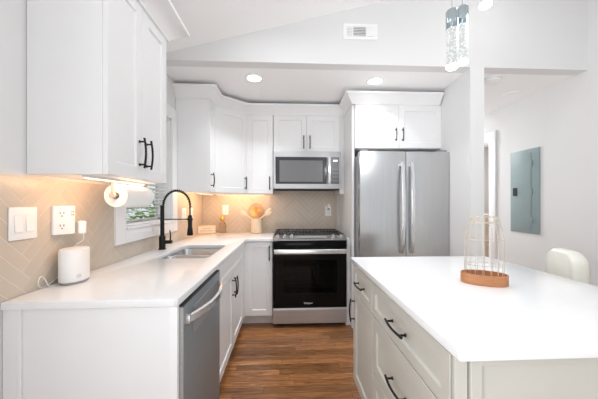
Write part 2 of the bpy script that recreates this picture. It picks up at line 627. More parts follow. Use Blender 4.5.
# doorway in the right wall
dr = bpy.data.objects.new('door_1', None)
C.objects.link(dr)
dr.location = (3.66, 0.3, 0)
struct(dr, 'white cased doorway in the right wall beyond the stub wall')
mb = MB()
mb.dbox(3.64, 3.659, DRD1, DRD1 + 0.105, 0, DRZ, 0.003).dbox(3.64, 3.659, DRD0 - 0.105, DRD0, 0, DRZ, 0.003)
mb.dbox(3.638, 3.659, DRD0 - 0.11, DRD1 + 0.11, DRZ, DRZ + 0.12, 0.003)
mb.build('door_casing', M_TRIM, dr)
mb = MB()
mb.dbox(3.66, 3.78, DRD1 - 0.015, DRD1 - 0.0005, 0, DRZ).dbox(3.66, 3.78, DRD0 + 0.0005, DRD0 + 0.015, 0, DRZ).dbox(3.66, 3.78, DRD0, DRD1, DRZ - 0.016, DRZ - 0.0005)
mb.build('door_jamb', M_TRIM, dr)

# baseboards
mb = MB().dbox(3.642, 3.659, DRD1 + 0.106, 4.4, 0, 0.12, 0.003)
struct(mb.build('baseboard_right', M_TRIM), 'white baseboard along the right wall')
mb = MB().dbox(2.612, 2.735, 1.2105, 1.226, 0, 0.12, 0.003)
struct(mb.build('baseboard_divider', M_TRIM), 'white baseboard on the end of the stub wall')

# ------------------------------------------------------------------ herringbone backsplash
TW, TN, GAP, TT = 0.050, 5, 0.0028, 0.0085


def clip(poly, rect):
    x0, x1, y0, y1 = rect
    for ax, val, sgn in ((0, x0, 1), (0, x1, -1), (1, y0, 1), (1, y1, -1)):
        out = []
        for i in range(len(poly)):
            a, b = poly[i], poly[(i + 1) % len(poly)]
            da, db = sgn * (a[ax] - val), sgn * (b[ax] - val)
            if da >= 0:
                out.append(a)
            if (da >= 0) != (db >= 0):
                t = da / (da - db)
                out.append((a[0] + t * (b[0] - a[0]), a[1] + t * (b[1] - a[1])))
        poly = out
        if len(poly) < 3:
            return []
    ar = abs(sum(poly[i][0] * poly[(i + 1) % len(poly)][1] - poly[(i + 1) % len(poly)][0] * poly[i][1] for i in range(len(poly)))) / 2
    return poly if ar > 2e-5 else []


def herringbone(rects, M, ox=0.0, oy=0.0):
    mb = MB()
    g = GAP / 2
    s = math.sqrt(0.5)
    R = 64
    tiles = []
    for b in range(-R, R):
        for k in range(-8, 9):
            a = b + 2 * TN * k
            tiles.append((a, b, a + TN, b + 1))
            tiles.append((a, b - 2 * TN + 1 + TN - TN, a + 1, b - TN + 1) if False else (b, b - TN - 2 * TN * k - TN + 1, b + 1, b - TN - 2 * TN * k + 1))
    xs0, xs1 = min(r[0] for r in rects), max(r[1] for r in rects)
    ys0, ys1 = min(r[2] for r in rects), max(r[3] for r in rects)
    for (a0, b0, a1, b1) in tiles:
        q = [(a0 * TW + g, b0 * TW + g), (a1 * TW - g, b0 * TW + g), (a1 * TW - g, b1 * TW - g), (a0 * TW + g, b1 * TW - g)]
        q = [((x - y) * s + ox, (x + y) * s + oy) for x, y in q]
        if max(p[0] for p in q) < xs0 or min(p[0] for p in q) > xs1 or max(p[1] for p in q) < ys0 or min(p[1] for p in q) > ys1:
            continue
        for r in rects:
            c = clip(q, r)
            if c:
                mb.prism(c, 0.004, TT, M)
    return mb


CT = 0.9145
ML = frame((0, 0, 0), (0, 1, 0), (0, 0, 1))          # left wall: local x = world Y, local z = +X
wl0, wl1, wzb = WD0 - cw, WD1 + cw, WZ0 - 0.088
rl = [(-2.41, -wl1 - 0.001, CT, 1.387), (-wl1 - 0.001, -wl0 + 0.001, CT, wzb - 0.001), (-wl0 + 0.001, -0.009, CT, 1.387)]
mb = herringbone(rl, ML, -2.25 + 3.0 * 0.0, 1.04)
t1 = struct(mb.build('trim_1', M_TILE, smooth=False), 'taupe herringbone tile backsplash on the left wall')
mb = MB()
for r in rl:
    mb.box(r[0], r[1], r[2], r[3], 0.0005, 0.0080, ML)
mb.build('grout', M_GROUT, t1, smooth=False)
MBk = frame((0, 0, 0), (1, 0, 0), (0, 0, 1))
rb = [(0.009, 1.70, CT, 1.387), (0.905, 1.70, 1.387, 1.44)]
mb = herringbone(rb, MBk, 1.38, 1.10)
t2 = struct(mb.build('trim_2', M_TILE, smooth=False), 'taupe herringbone tile backsplash on the back wall')
mb = MB()
for r in rb:
    mb.box(r[0], r[1], r[2], r[3], 0.0005, 0.0080, MBk)
mb.build('grout', M_GROUT, t2, smooth=False)

# ------------------------------------------------------------------ cabinets
UB, UT, UBL = 1.387, 2.287, 1.399


def shaker(mb, w, h, M, t=0.02, rail=0.057):
    mb.quadloops(w, h, [(0, 0.001), (0, t - 0.002), (0.002, t), (rail, t), (rail + 0.006, t - 0.009)], M)
    return mb


def pull(parent, M, length, m=M_BLACK, name='handle', r=0.0052):
    """bowed bar pull: local x along the bar, z out of the face; M at its centre on the face"""
    mb = MB()
    n = 13
    pts = [((i / (n - 1) - 0.5) * length, 0, 0.025 + 0.008 * math.cos(math.pi * (i / (n - 1) - 0.5))) for i in range(n)]
    mb.tube(pts, r, 10, M)
    for s in (-1, 1):
        x = s * length * 0.38
        mb.tube([(x, 0, 0.0), (x, 0, 0.03)], r * 0.85, 8, M)
        mb.tube([(x, 0, 0.0005), (x, 0, 0.004)], r * 1.4, 10, M)
    return mb.build(name, m, parent)


def door_on(root, o, u, w, h, name='door', m=M_CAB, rail=0.057, handle=None, hl=0.152, axis='v'):
    """door or drawer front: lower corner o on the carcass face, local x along u, handle at (x, y) on it"""
    M = frame(o, u, (0, 0, 1))
    d = shaker(MB(), w, h, M, rail=rail).build(name, m, root)
    if handle:
        c = M @ Vector((handle[0], handle[1], 0.02))
        Mh = frame(c, (0, 0, 1) if axis == 'v' else u, Vector(u) * -1 if axis == 'v' else (0, 0, 1))
        pull(d, Mh, hl)
    return d


def carcass(root, x0, x1, d0, d1, z0, z1, m=M_CAB, name='body'):
    return MB().dbox(x0, x1, d0, d1, z0, z1, 0.0015, 1).build(name, m, root)


PX, PY = (1, 0, 0), (0, 1, 0)
g_u = 'white wall cabinets'
# two-door wall cabinet on the left wall, in front
c = thing('wall_cabinet', 'white two-door wall cabinet on the left wall above the paper towel roll', 'cabinet', (0.003, -2.0, UB), g_u)
carcass(c, 0.002, 0.301, 1.715, 2.260, UBL, UT)
door_on(c, (0.301, -2.258, UBL + 0.003), PY, 0.270, UT - UBL - 0.006, handle=(0.270 - 0.032, 0.13))
door_on(c, (0.301, -1.985, UBL + 0.003), PY, 0.268, UT - UBL - 0.006, handle=(0.032, 0.13))
# slim cabinet beside the window
c = thing('wall_cabinet', 'slim white wall cabinet between the sink window and the corner cabinet', 'cabinet', (0.003, -0.70, UB), g_u)
carcass(c, 0.002, 0.305, 0.603, 0.80, UB, UT)
door_on(c, (0.305, -0.797, UB + 0.003), PY, 0.19, UT - UB - 0.006, rail=0.05, handle=(0.03, 0.115), hl=0.14)
# diagonal corner cabinet
c = thing('corner_wall_cabinet', 'white diagonal corner wall cabinet above the small wooden sign', 'cabinet', (0.2, -0.2, UB), g_u)
MB().prism([(0.002, -0.002), (0.607, -0.002), (0.607, -0.325), (0.305, -0.601), (0.002, -0.601)], UB, UT).build('body', M_CAB, c)
pa, pb = Vector((0.312, -0.597, UB + 0.003)), Vector((0.604, -0.330, UB + 0.003))
ud = (pb - pa).normalized()
door_on(c, pa, ud, (pb - pa).length - 0.002, UT - UB - 0.006, handle=((pb - pa).length - 0.035, 0.115), hl=0.14)
# single-door cabinet
c = thing('wall_cabinet', 'white single-door wall cabinet left of the microwave', 'cabinet', (0.76, -0.003, UB), g_u)
carcass(c, 0.611, 0.905, 0.002, 0.325, UB, UT)
door_on(c, (0.613, -0.325, UB + 0.003), PX, 0.290, UT - UB - 0.006, handle=(0.290 - 0.035, 0.115), hl=0.15)
# over the microwave
c = thing('wall_cabinet', 'short white two-door wall cabinet above the microwave', 'cabinet', (1.29, -0.003, 1.867), g_u)
carcass(c, 0.909, 1.672, 0.002, 0.325, 1.867, UT)
for x, hx in ((0.911, 0.379 - 0.034), (1.2925, 0.034)):
    door_on(c, (x, -0.325, 1.87), PX, 0.378, UT - 1.873, handle=(hx, 0.105), hl=0.15)
# over the refrigerator
c = thing('wall_cabinet', 'deep white two-door cabinet above the refrigerator', 'cabinet', (2.2, -0.003, 1.84), g_u)
carcass(c, 1.7535, 2.63, 0.002, 0.70, 1.84, UT)
for x, hx in ((1.757, 0.449 - 0.034), (2.209, 0.034)):
    door_on(c, (x, -0.70, 1.843), PX, 0.449, UT - 1.846, handle=(hx, 0.135), hl=0.135)
# tall side panel left of the refrigerator with its filler strips
c = thing('tall_side_panel', 'tall white side panel between the range and the refrigerator', 'panel', (1.74, -0.35, 0))
MB().dbox(1.727, 1.7525, 0.002, 0.70, 0, UT, 0.0015, 1).build('panel', M_CAB, c)
MB().dbox(1.6735, 1.7265, 0.002, 0.335, UB, UT, 0.0015, 1).build('filler_strip', M_CAB, c)
MB().dbox(1.6815, 1.7265, 0.04, 0.625, 0.0, 0.905, 0.0015, 1).build('filler_strip', M_CAB, c)


def crown(path, name, label, pj=1.0):
    prof = [(0.0, UT - 0.004), (0.008, UT - 0.004), (0.012, UT + 0.012), (0.022, UT + 0.022), (0.055, UT + 0.072), (0.068, UT + 0.080), (0.076, UT + 0.084), (0.076, UT + 0.103), (0.0, UT + 0.103)]
    P = [Vector((x, d)) for x, d in path]
    n = len(P)
    dirs = [(P[i + 1] - P[i]).normalized() for i in range(n - 1)]
    nor = [Vector((-d.y, d.x)) for d in dirs]
    rs = []
    for i in range(n):
        if i == 0:
            mit = nor[0]
        elif i == n - 1:
            mit = nor[-1]
        else:
            mit = (nor[i - 1] + nor[i])
            mit = mit / (1 + nor[i - 1].dot(nor[i]))
        rs.append([(P[i].x + mit.x * o * pj, -(P[i].y + mit.y * o * pj), z) for o, z in prof])
    o = MB().rings(rs).build(name, M_TRIM)
    struct(o, label)
    return o


crown([(0.002, 0.801), (0.326, 0.801), (0.326, 0.592), (0.609, 0.346), (1.726, 0.346), (1.726, 0.721), (2.635, 0.721)], 'trim_3', 'white crown moulding along the back cabinets')
crown([(0.002, 2.261), (0.322, 2.261), (0.322, 1.714), (0.002, 1.714)], 'trim_4', 'white crown moulding on the left wall cabinet', 1.35)

# base cabinets
BT = 0.8835
c = thing('base_end_panel', 'white end panel closing the left counter run beside the dishwasher', 'panel', (0.3, -2.345, 0))
MB().dbox(0.002, 0.642, 2.333, 2.352, 0, BT, 0.0015, 1).build('panel', M_CAB, c)
MB().dbox(0.056, 0.074, 2.3525, 2.358, 0, BT, 0.002).build('moulding_strip', M_CAB, c)
MB().dbox(0.612, 0.643, 2.3525, 2.356, 0, BT, 0.001).build('moulding_strip', M_CAB, c)
c = thing('base_cabinet', 'white two-door sink base cabinet beyond the dishwasher', 'cabinet', (0.3, -1.2, 0), 'white base cabinets')
carcass(c, 0.002, 0.61, 0.61, 1.717, 0.112, BT - 0.30)
MB().dbox(0.592, 0.61, 0.61, 1.717, 0.5, BT, 0.001, 1).build('face_frame', M_CAB, c)
MB().dbox(0.05, 0.535, 0.61, 1.717, 0.0, 0.1115).build('toe_kick', M_CAB, c)
door_on(c, (0.61, -1.714, 0.724), PY, 1.064, 0.152, name='drawer', rail=0.04)
door_on(c, (0.61, -1.714, 0.116), PY, 0.49, 0.602, handle=(0.49 - 0.034, 0.602 - 0.11), hl=0.152)
door_on(c, (0.61, -1.220, 0.116), PY, 0.49, 0.602, handle=(0.034, 0.602 - 0.11), hl=0.152)
MB().dbox(0.6105, 0.6295, 0.632, 0.727, 0.116, BT, 0.001, 1).build('corner_stile', M_CAB, c)
c = thing('base_cabinet', 'white single-door base cabinet left of the range', 'cabinet', (0.78, -0.3, 0), 'white base cabinets')
carcass(c, 0.635, 0.916, 0.002, 0.61, 0.112, BT)
MB().dbox(0.535, 0.916, 0.05, 0.535, 0.0, 0.1115).build('toe_kick', M_CAB, c)
MB().dbox(0.612, 0.6345, 0.56, 0.63, 0.112, BT, 0.001, 1).build('corner_stile', M_CAB, c)
MB().dbox(0.635, 0.649, 0.6105, 0.63, 0.116, BT, 0.001, 1).build('corner_stile', M_CAB, c)
door_on(c, (0.650, -0.61, 0.116), PX, 0.262, BT - 0.122, handle=(0.262 - 0.03, 0.65), hl=0.155)

# ------------------------------------------------------------------ left countertop with sink cut-out
SX0, SX1, SD0, SD1 = 0.175, 0.535, 1.03, 1.60
cutD = 1.335
outer = [(0.009, -0.009), (0.919, -0.009), (0.919, -0.647), (0.655, -0.647), (0.647, -0.655), (0.647, -2.335), (0.643, -2.352), (0.632, -2.361), (0.009, -2.365)]
hole = rrect(SX0, SX1, -SD1, -SD0, 0.055)
ct = slab(outer, [hole], 0.8845, 0.9143, 0.003).build('countertop', M_QUARTZ)
tag(ct, 'white quartz countertop along the left wall and corner, with the sink', 'countertop')

c = thing('kitchen_sink', 'undermount stainless steel double-bowl sink in the left countertop', 'sink', (0.355, -1.3, 0.69))
for nm, a0, a1, zb in (('bowl', SD0, cutD - 0.012, 0.70), ('bowl', cutD + 0.012, SD1, 0.70)):
    mb = MB()
    R = [rrect(SX0 - 0.012, SX1 + 0.012, -a1 - 0.012, -a0 + 0.012, 0.06), rrect(SX0, SX1, -a1, -a0, 0.055), rrect(SX0 + 0.004, SX1 - 0.004, -a1 + 0.004, -a0 - 0.004, 0.055),
         rrect(SX0 + 0.012, SX1 - 0.012, -a1 + 0.012, -a0 - 0.012, 0.05), rrect(SX0 + 0.04, SX1 - 0.04, -a1 + 0.04, -a0 - 0.04, 0.03)]
    zs = [0.8838, 0.8838, 0.875, zb + 0.03, zb]
    mb.rings([[(x, y, z) for x, y in r] for r, z in zip(R, zs)], cap=False)
    k = len(R[-1])
    mb._add([(x, y, zb) for x, y in R[-1]], [tuple(range(k))])
    b_ = mb.build('bowl', M_SINK, c)
    mb = MB().cyl(0.04, zb + 0.0005, zb + 0.004, 24, Matrix.Translation(((SX0 + SX1) / 2, -(a0 + a1) / 2, 0)), 0.001)
    mb.build('drain', M_BRIGHT, b_)

# faucet
fx, fd = 0.078, 1.24
c = thing('faucet', 'black spring-neck pull-down kitchen faucet behind the sink', 'faucet', (fx, -fd, 0.9145))
Mf = Matrix.Translation((fx, -fd, 0))
MB().lathe([(0.028, 0.9145), (0.028, 0.92), (0.0245, 0.923), (0.0245, 1.012), (0.022, 1.02)], 24, Mf).build('base', M_BLACK, c)
MB().lathe([(0.0175, 1.02), (0.0155, 1.03), (0.0145, 1.24), (0.0155, 1.262)], 20, Mf).build('stem', M_BLACK, c)
path = []
ra = 0.104
for i in range(25):
    a = math.pi - math.pi * i / 24
    path.append((fx + 0.008 + ra + ra * math.cos(a), -fd, 1.262 + 0.118 * math.sin(a)))
xe = path[-1][0]
path += [(xe, -fd, 1.24 - 0.02 * k) for k in range(0, 4)]
core = MB().tube(path, 0.0058, 10).build('hose', M_BLACK, c)
# coil wound round the hose
dense = []
for i in range(len(path) - 4):
    for k in range(10):
        t = k / 10
        a, b = Vector(path[i]), Vector(path[i + 1])
        dense.append((a.lerp(b, t), (b - a).normalized()))
coil = []
turn = 0.0
for i, (p, tg) in enumerate(dense):
    side = Vector((0, 1, 0))
    up = tg.cross(side).normalized()
    ang = i * 2 * math.pi / 11.0
    coil.append(p + 0.0105 * (math.cos(ang) * side + math.sin(ang) * up))
MB().tube(coil, 0.0026, 5).build('spring', M_BLACK, c)
hd = Matrix.Translation((xe, -fd, 0))
MB().lathe([(0.010, 1.185), (0.0165, 1.175), (0.0165, 1.09), (0.0195, 1.075), (0.0235, 1.03), (0.021, 1.024)], 20, hd).build('spray_head', M_BLACK, c)
mb = MB().tube([(fx + 0.006, -fd, 1.152), (xe - 0.012, -fd, 1.152)], 0.0045, 8)
mb.lathe([(0.0205, 1.142), (0.0205, 1.162)], 18, hd)
mb.build('support_arm', M_BLACK, c)
mb = MB().tube([(fx + 0.02, -fd, 0.972), (fx + 0.075, -fd, 0.974)], 0.0145, 14)
lv = mb.tube([(fx + 0.062, -fd, 0.985), (fx + 0.064, -fd, 1.03), (fx + 0.058, -fd, 1.065)], [0.006, 0.005, 0.0042], 10).build('lever', M_BLACK, c)

# ------------------------------------------------------------------ dishwasher
c = thing('dishwasher', 'dark stainless dishwasher under the left counter with a bowed bar handle', 'dishwasher', (0.35, -2.03, 0))
MB().dbox(0.05, 0.615, 1.738, 2.326, 0.10, 0.868).build('body', M_GREYP, c)
MB().dbox(0.05, 0.56, 1.73, 2.325, 0.0, 0.0995).build('toe_kick', M_SLOT, c)
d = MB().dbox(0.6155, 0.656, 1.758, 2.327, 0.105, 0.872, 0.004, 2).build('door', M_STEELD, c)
MB().dbox(0.62, 0.655, 1.76, 2.3245, 0.8725, 0.876).build('control_strip', M_SLOT, c)
pl(MB().dbox(0.617, 0.6555, 2.3272, 2.3286, 0.107, 0.868).build('door_edge', M_STEELH, d), 'lighter steel edge of the door')
# recess plate behind the handle and the bowed bar
MB().dbox(0.6565, 0.660, 1.85, 2.225, 0.715, 0.835, 0.0012, 1).build('handle_recess', M_GREYP, d)
mb = MB()
n = 17
for_pts = []
for i in range(n):
    t = i / (n - 1)
    for_pts.append((0.664 + 0.052 * math.sin(math.pi * t) ** 0.8, -2.30 + 0.51 * t, 0.812 - 0.004 * math.sin(math.pi * t)))
rs = []
for i, p in enumerate(for_pts):
    rs.append([(p[0] - 0.006, p[1], p[2] - 0.017), (p[0] + 0.006, p[1], p[2] - 0.014), (p[0] + 0.006, p[1], p[2] + 0.014), (p[0] - 0.006, p[1], p[2] + 0.017)])
mb.rings(rs)
mb.dbox(0.656, 0.672, 2.283, 2.306, 0.795, 0.829, 0.002).dbox(0.656, 0.672, 1.785, 1.808, 0.795, 0.829, 0.002)
pl(mb.build('handle', M_BRIGHT, d, angle=50), 'bright steel bowed handle')

# ------------------------------------------------------------------ range
RX0, RX1 = 0.9225, 1.6785
rw = RX1 - RX0
c = thing('range', 'stainless slide-in gas range with black oven door under the microwave', 'range', ((RX0 + RX1) / 2, -0.35, 0))
mb = MB()
mb.dbox(RX0 + 0.002, RX0 + 0.03, 0.03, 0.63, 0.03, 0.899).dbox(RX1 - 0.03, RX1 - 0.002, 0.03, 0.63, 0.03, 0.899)
mb.dbox(RX0 + 0.03, RX1 - 0.03, 0.03, 0.10, 0.03, 0.899).dbox(RX0 + 0.03, RX1 - 0.03, 0.10, 0.63, 0.03, 0.23).dbox(RX0 + 0.03, RX1 - 0.03, 0.10, 0.63, 0.74, 0.899)
mb.build('body', M_SLOT, c)
MB().dbox(RX0 + 0.04, RX1 - 0.04, 0.05, 0.60, 0.0, 0.0295).build('toe_kick', M_SLOT, c)
MB().dbox(RX0 - 0.001, RX1 + 0.001, 0.012, 0.584, 0.916, 0.936, 0.004).build('cooktop', M_GLASSB, c)
for gi, (a0, a1) in enumerate(((0.012, 0.252), (0.256, 0.498), (0.502, 0.744))):
    mb = MB()
    x0, x1 = RX0 + a0, RX0 + a1
    for x in (x0 + 0.006, x1 - 0.006):
        mb.dbox(x - 0.006, x + 0.006, 0.05, 0.576, 0.944, 0.955, 0.002, 1)
    for d_ in (0.056, 0.32, 0.570):
        mb.dbox(x0, x1, d_ - 0.006, d_ + 0.006, 0.944, 0.955, 0.002, 1)
    for q in range(1, 6):
        xx = x0 + (x1 - x0) * q / 6
        mb.dbox(xx - 0.0045, xx + 0.0045, 0.06, 0.57, 0.9465, 0.956, 0.0015, 1)
    for x in (x0 + 0.006, x1 - 0.006):
        for d_ in (0.056, 0.570):
            mb.dbox(x - 0.006, x + 0.006, d_ - 0.006, d_ + 0.006, 0.9365, 0.944)
    mb.build('grate', M_IRON, c)
    for d_ in ((0.18, 0.46) if gi != 1 else (0.32,)):
        mb = MB().lathe([(0.045, 0.9365), (0.045, 0.939), (0.032, 0.9395), (0.032, 0.9435)], 20, Matrix.Translation(((x0 + x1) / 2, -d_, 0)))
        mb.build('burner', M_IRON, c)
# sloping silver control deck, with knobs and a centre strip
Mr = frame((RX0, 0, 0), (0, 1, 0), (0, 0, 1))
deck = MB()
prof = [(-0.587, 0.944), (-0.676, 0.916), (-0.690, 0.906), (-0.690, 0.8995), (-0.587, 0.8995)]
deck.prism(prof, -0.002, rw + 0.002, Mr)
dk = deck.build('control_deck', mat('deck_steel', (0.30, 0.29, 0.28), 0.3, 0.7, noise=0.04), c)
for kx in (0.046, 0.118, 0.190, 0.620, 0.706):
    o = Vector((RX0 + kx, -0.634, 0.9292))
    Mk = frame(o, (1, 0, 0), Vector((0, 0.089, 0.028)))
    mb = MB().lathe([(0.0225, 0.0002), (0.0225, 0.004), (0.017, 0.006), (0.0155, 0.020), (0.0135, 0.022)], 20, Mk)
    mb.box(-0.004, 0.004, -0.016, 0.016, 0.020, 0.026, Mk, 0.001, 1)
    mb.build('knob', M_BRIGHT, c)
Mk = frame((RX0 + 0.39, -0.634, 0.9292), (1, 0, 0), Vector((0, 0.089, 0.028)))
MB().box(-0.165, 0.165, -0.02, 0.02, -0.001, 0.002, Mk).build('touch_panel', M_GREYP, c)
# black fascia under the deck
MB().dbox(RX0 + 0.0, RX1 - 0.0, 0.63, 0.686, 0.822, 0.899, 0.003).build('fascia', M_GLASSB, c)
# oven door: black frame round a window of dark glass, racks behind it
dz0, dz1 = 0.215, 0.818
wx0, wx1, wz0, wz1 = RX0 + 0.10, RX1 - 0.10, 0.36, 0.70
mb = MB()
mb.dbox(RX0 + 0.001, wx0, 0.635, 0.68, dz0, dz1).dbox(wx1, RX1 - 0.001, 0.635, 0.68, dz0, dz1)
mb.dbox(wx0, wx1, 0.635, 0.68, dz0, wz0).dbox(wx0, wx1, 0.635, 0.68, wz1, dz1)
d = mb.build('oven_door', M_GLASSB, c)
MB().dbox(wx0, wx1, 0.664, 0.6798, wz0, wz1).build('window', M_OVENG, d, smooth=False)
mb = MB()
hp = []
mb.dbox(RX0 + 0.012, RX1 - 0.012, 0.712, 0.736, 0.768, 0.815, 0.006, 3)
for x in (RX0 + 0.02, RX1 - 0.055):
    mb.dbox(x, x + 0.035, 0.68, 0.713, 0.776, 0.806, 0.003)
pl(mb.build('handle', M_BRIGHT, d), 'wide polished steel door handle')
for zr in (0.44, 0.56):
    mb = MB()
    for d_ in (0.14, 0.25, 0.36, 0.47, 0.59):
        mb.tube([(RX0 + 0.06, -d_, zr), (RX1 - 0.06, -d_, zr)], 0.004, 6)
    for x in (RX0 + 0.06, RX1 - 0.06):
        mb.tube([(x, -0.14, zr), (x, -0.59, zr)], 0.004, 6)
    for k in range(1, 14):
        x = RX0 + 0.06 + (rw - 0.12) * k / 14
        mb.tube([(x, -0.14, zr + 0.005), (x, -0.59, zr + 0.005)], 0.002, 5)
    mb.build('oven_rack', M_BRIGHT, c)
# storage drawer with a curved lip
Mr2 = frame((RX0 + 0.001, 0, 0), (0, 1, 0), (0, 0, 1))
prof = [(-0.635, 0.048), (-0.672, 0.048), (-0.676, 0.055), (-0.678, 0.15), (-0.684, 0.172), (-0.688, 0.20), (-0.684, 0.209), (-0.635, 0.209)]
MB().prism(prof, 0, rw - 0.002, Mr2).build('storage_drawer', M_STEELH, c)
Mt = frame((RX0 + 0.358, -0.6802, 0.258), (1, 0, 0), (0, 0, 1))
mb = text_mb('Whirlpool', 0.021, Mt)
ring = [(0.036 * math.cos(a) - 0.003, 0.009 * math.sin(a) + 0.002, 0.0004) for a in [math.radians(195 + 130 * i / 24) for i in range(25)]]
mb.tube(ring, 0.0004, 5, Mt)
pl(mb.build('emblem', M_PLASTIC, d), 'small silver maker emblem')

# ------------------------------------------------------------------ microwave
c = thing('microwave', 'stainless over-the-range microwave with dark glass door', 'microwave', (1.29, -0.2, 1.434))
mx0, mx1, mz0, mz1 = 0.9105, 1.671, 1.434, 1.8635
MB().dbox(mx0, mx1, 0.012, 0.378, mz0 + 0.008, mz1).build('body', M_GREYP, c)
MB().dbox(mx0 + 0.01, mx1 - 0.01, 0.06, 0.372, mz0 - 0.004, mz0 + 0.0075).build('grille', M_SLOT, c)
mb = MB().dbox(mx0, mx1, 0.3785, 0.408, mz0 + 0.008, mz1 - 0.001, 0.004)
f = mb.build('front', M_STEELH, c)
MB().dbox(mx0 + 0.025, 1.514, 0.4085, 0.413, mz0 + 0.062, mz1 - 0.066, 0.0015, 1).build('door_glass', mat('mw_glass', (0.045, 0.045, 0.048), 0.12, noise=0.04), f)
MB().dbox(mx0 + 0.07, 1.465, 0.4132, 0.4142, mz0 + 0.085, mz1 - 0.105).build('door_screen', mat('mw_screen', (0.17, 0.17, 0.175), 0.16, noise=0.03, scale=600), f)
MB().dbox(1.562, 1.654, 0.4085, 0.4125, mz0 + 0.062, mz1 - 0.066, 0.0015, 1).build('control_panel', mat('mw_panel', (0.10, 0.10, 0.104), 0.25, noise=0.04), f)
mb = MB()
for k in range(3):
    mb.dbox(1.583 + 0.018 * k, 1.596 + 0.018 * k, 0.4127, 0.4133, mz1 - 0.115, mz1 - 0.097)
mb.build('display', M_DIAL, f, smooth=False)
M_KEY = mat('mw_keys', (0.16, 0.16, 0.165), 0.4, noise=0.05)
for r in range(4):
    mb = MB()
    for k in range(3):
        mb.dbox(1.577 + 0.023 * k, 1.592 + 0.023 * k, 0.4127, 0.4132, mz0 + 0.09 + 0.042 * r, mz0 + 0.108 + 0.042 * r)
    mb.build('key_row', M_KEY, f, smooth=False)
mb = MB()
rs = []
for i in range(11):
    t = i / 10
    z = mz0 + 0.062 + (mz1 - mz0 - 0.128) * t
    d_ = 0.42 + 0.022 * math.sin(math.pi * t) ** 0.7
    rs.append([(1.522, -d_ + 0.006, z), (1.556, -d_ + 0.006, z), (1.552, -d_ - 0.006, z), (1.526, -d_ - 0.006, z)])
mb.rings(rs)
for z in (mz0 + 0.064, mz1 - 0.086):
    mb.dbox(1.526, 1.552, 0.408, 0.42, z, z + 0.02)
pl(mb.build('handle', M_BRIGHT, f, angle=50), 'upright polished steel handle')

# ------------------------------------------------------------------ refrigerator
fx0, fx1, ft = 1.760, 2.638, 1.775
fm = 2.207
c = thing('refrigerator', 'stainless french-door refrigerator right of the range', 'refrigerator', ((fx0 + fx1) / 2, -0.5, 0))
MB().dbox(fx0 + 0.004, fx1 - 0.004, 0.06, 0.80, 0.03, ft - 0.02, 0.004).build('body', M_GREYP, c)
MB().dbox(fx0 + 0.04, fx1 - 0.04, 0.10, 0.78, 0.0, 0.0295).build('base_grille', M_SLOT, c)
for x0, x1 in ((fx0, fm - 0.003), (fm + 0.003, fx1)):
    n = 9
    pr = [(x0, -0.806), (x1, -0.806)]
    xs = [x1 - (x1 - x0) * i / n for i in range(n + 1)]
    pr += [(x, -(0.882 + 0.012 * (1 - abs((x - (x0 + x1) / 2) / ((x1 - x0) / 2)) ** 2.6))) for x in xs]
    d = MB().prism(pr, 0.70, ft).build('door', M_STEEL, c)
    inner = x1 if x0 == fx0 else x0
    s = -1 if x0 == fx0 else 1
    hx = inner + s * 0.042
    mb = MB()
    rs = []
    for i in range(15):
        t = i / 14
        z = 0.80 + 0.87 * t
        off = 0.905 + 0.042 * math.sin(math.pi * t) ** 0.55
        rs.append([(hx - 0.015, -off + 0.008, z), (hx + 0.015, -off + 0.008, z), (hx + 0.012, -off - 0.008, z), (hx - 0.012, -off - 0.008, z)])
    mb.rings(rs)
    mb.dbox(hx - 0.013, hx + 0.013, 0.875, 0.905, 0.805, 0.835).dbox(hx - 0.013, hx + 0.013, 0.875, 0.905, 1.635, 1.665)
    pl(mb.build('handle', M_BRIGHT, d, angle=50), 'long bowed bright steel handle')
d = MB().dbox(fx0, fx1, 0.806, 0.89, 0.06, 0.692, 0.008).build('freezer_drawer', M_STEEL, c)
mb = MB().tube([(fx0 + 0.08, -0.935, 0.62), (fx1 - 0.08, -0.935, 0.62)], 0.013, 12)
mb.tube([(fx0 + 0.1, -0.885, 0.62), (fx0 + 0.1, -0.935, 0.62)], 0.01, 8).tube([(fx1 - 0.1, -0.885, 0.62), (fx1 - 0.1, -0.935, 0.62)], 0.01, 8)
mb.build('handle', M_BRIGHT, d)
for x in (fx0 + 0.05, fx1 - 0.05):
    MB().dbox(x - 0.03, x + 0.03, 0.78, 0.87, ft + 0.0005, ft + 0.018, 0.003).build('hinge_cover', M_GREYP, c)

# ------------------------------------------------------------------ island
ix0, ix1, id0, id1 = 1.492, 2.43, 1.608, 2.752
o = slab(rrect(ix0, ix1, -id1, -id0, 0.008, 3), [], 0.8845, 0.9143, 0.003).build('countertop', M_QUARTZ)
tag(o, 'white quartz island countertop carrying the wire birdcage', 'countertop')
c = thing('kitchen_island', 'greige kitchen island cabinet with bronze pulls under the white top', 'island', (1.8, -2.18, 0))
bx0 = 1.524
MB().dbox(bx0, 2.12, 1.64, 2.70, 0.105, 0.884, 0.001, 1).build('body', M_ISL, c)
MB().dbox(bx0 + 0.07, 2.12, 1.64, 2.70, 0.0, 0.1045).build('toe_kick', M_ISL, c)
NY = (0, -1, 0)
fz = bx0 - 0.0
# far cabinet: drawer over a door; near cabinet: three drawers
door_on(c, (fz, -1.644, 0.706), NY, 0.386, 0.166, name='drawer', m=M_ISL, rail=0.042, handle=(0.193, 0.083), hl=0.15, axis='u')
door_on(c, (fz, -1.644, 0.118), NY, 0.386, 0.582, name='door', m=M_ISL, handle=(0.03, 0.465), hl=0.152)
for z, h, hz in ((0.706, 0.166, 0.083), (0.415, 0.285, 0.135), (0.118, 0.291, 0.16)):
    door_on(c, (fz, -2.036, z), NY, 0.656, h, name='drawer', m=M_ISL, rail=0.042 if h < 0.2 else 0.057, handle=(0.328, hz), hl=0.16, axis='u')
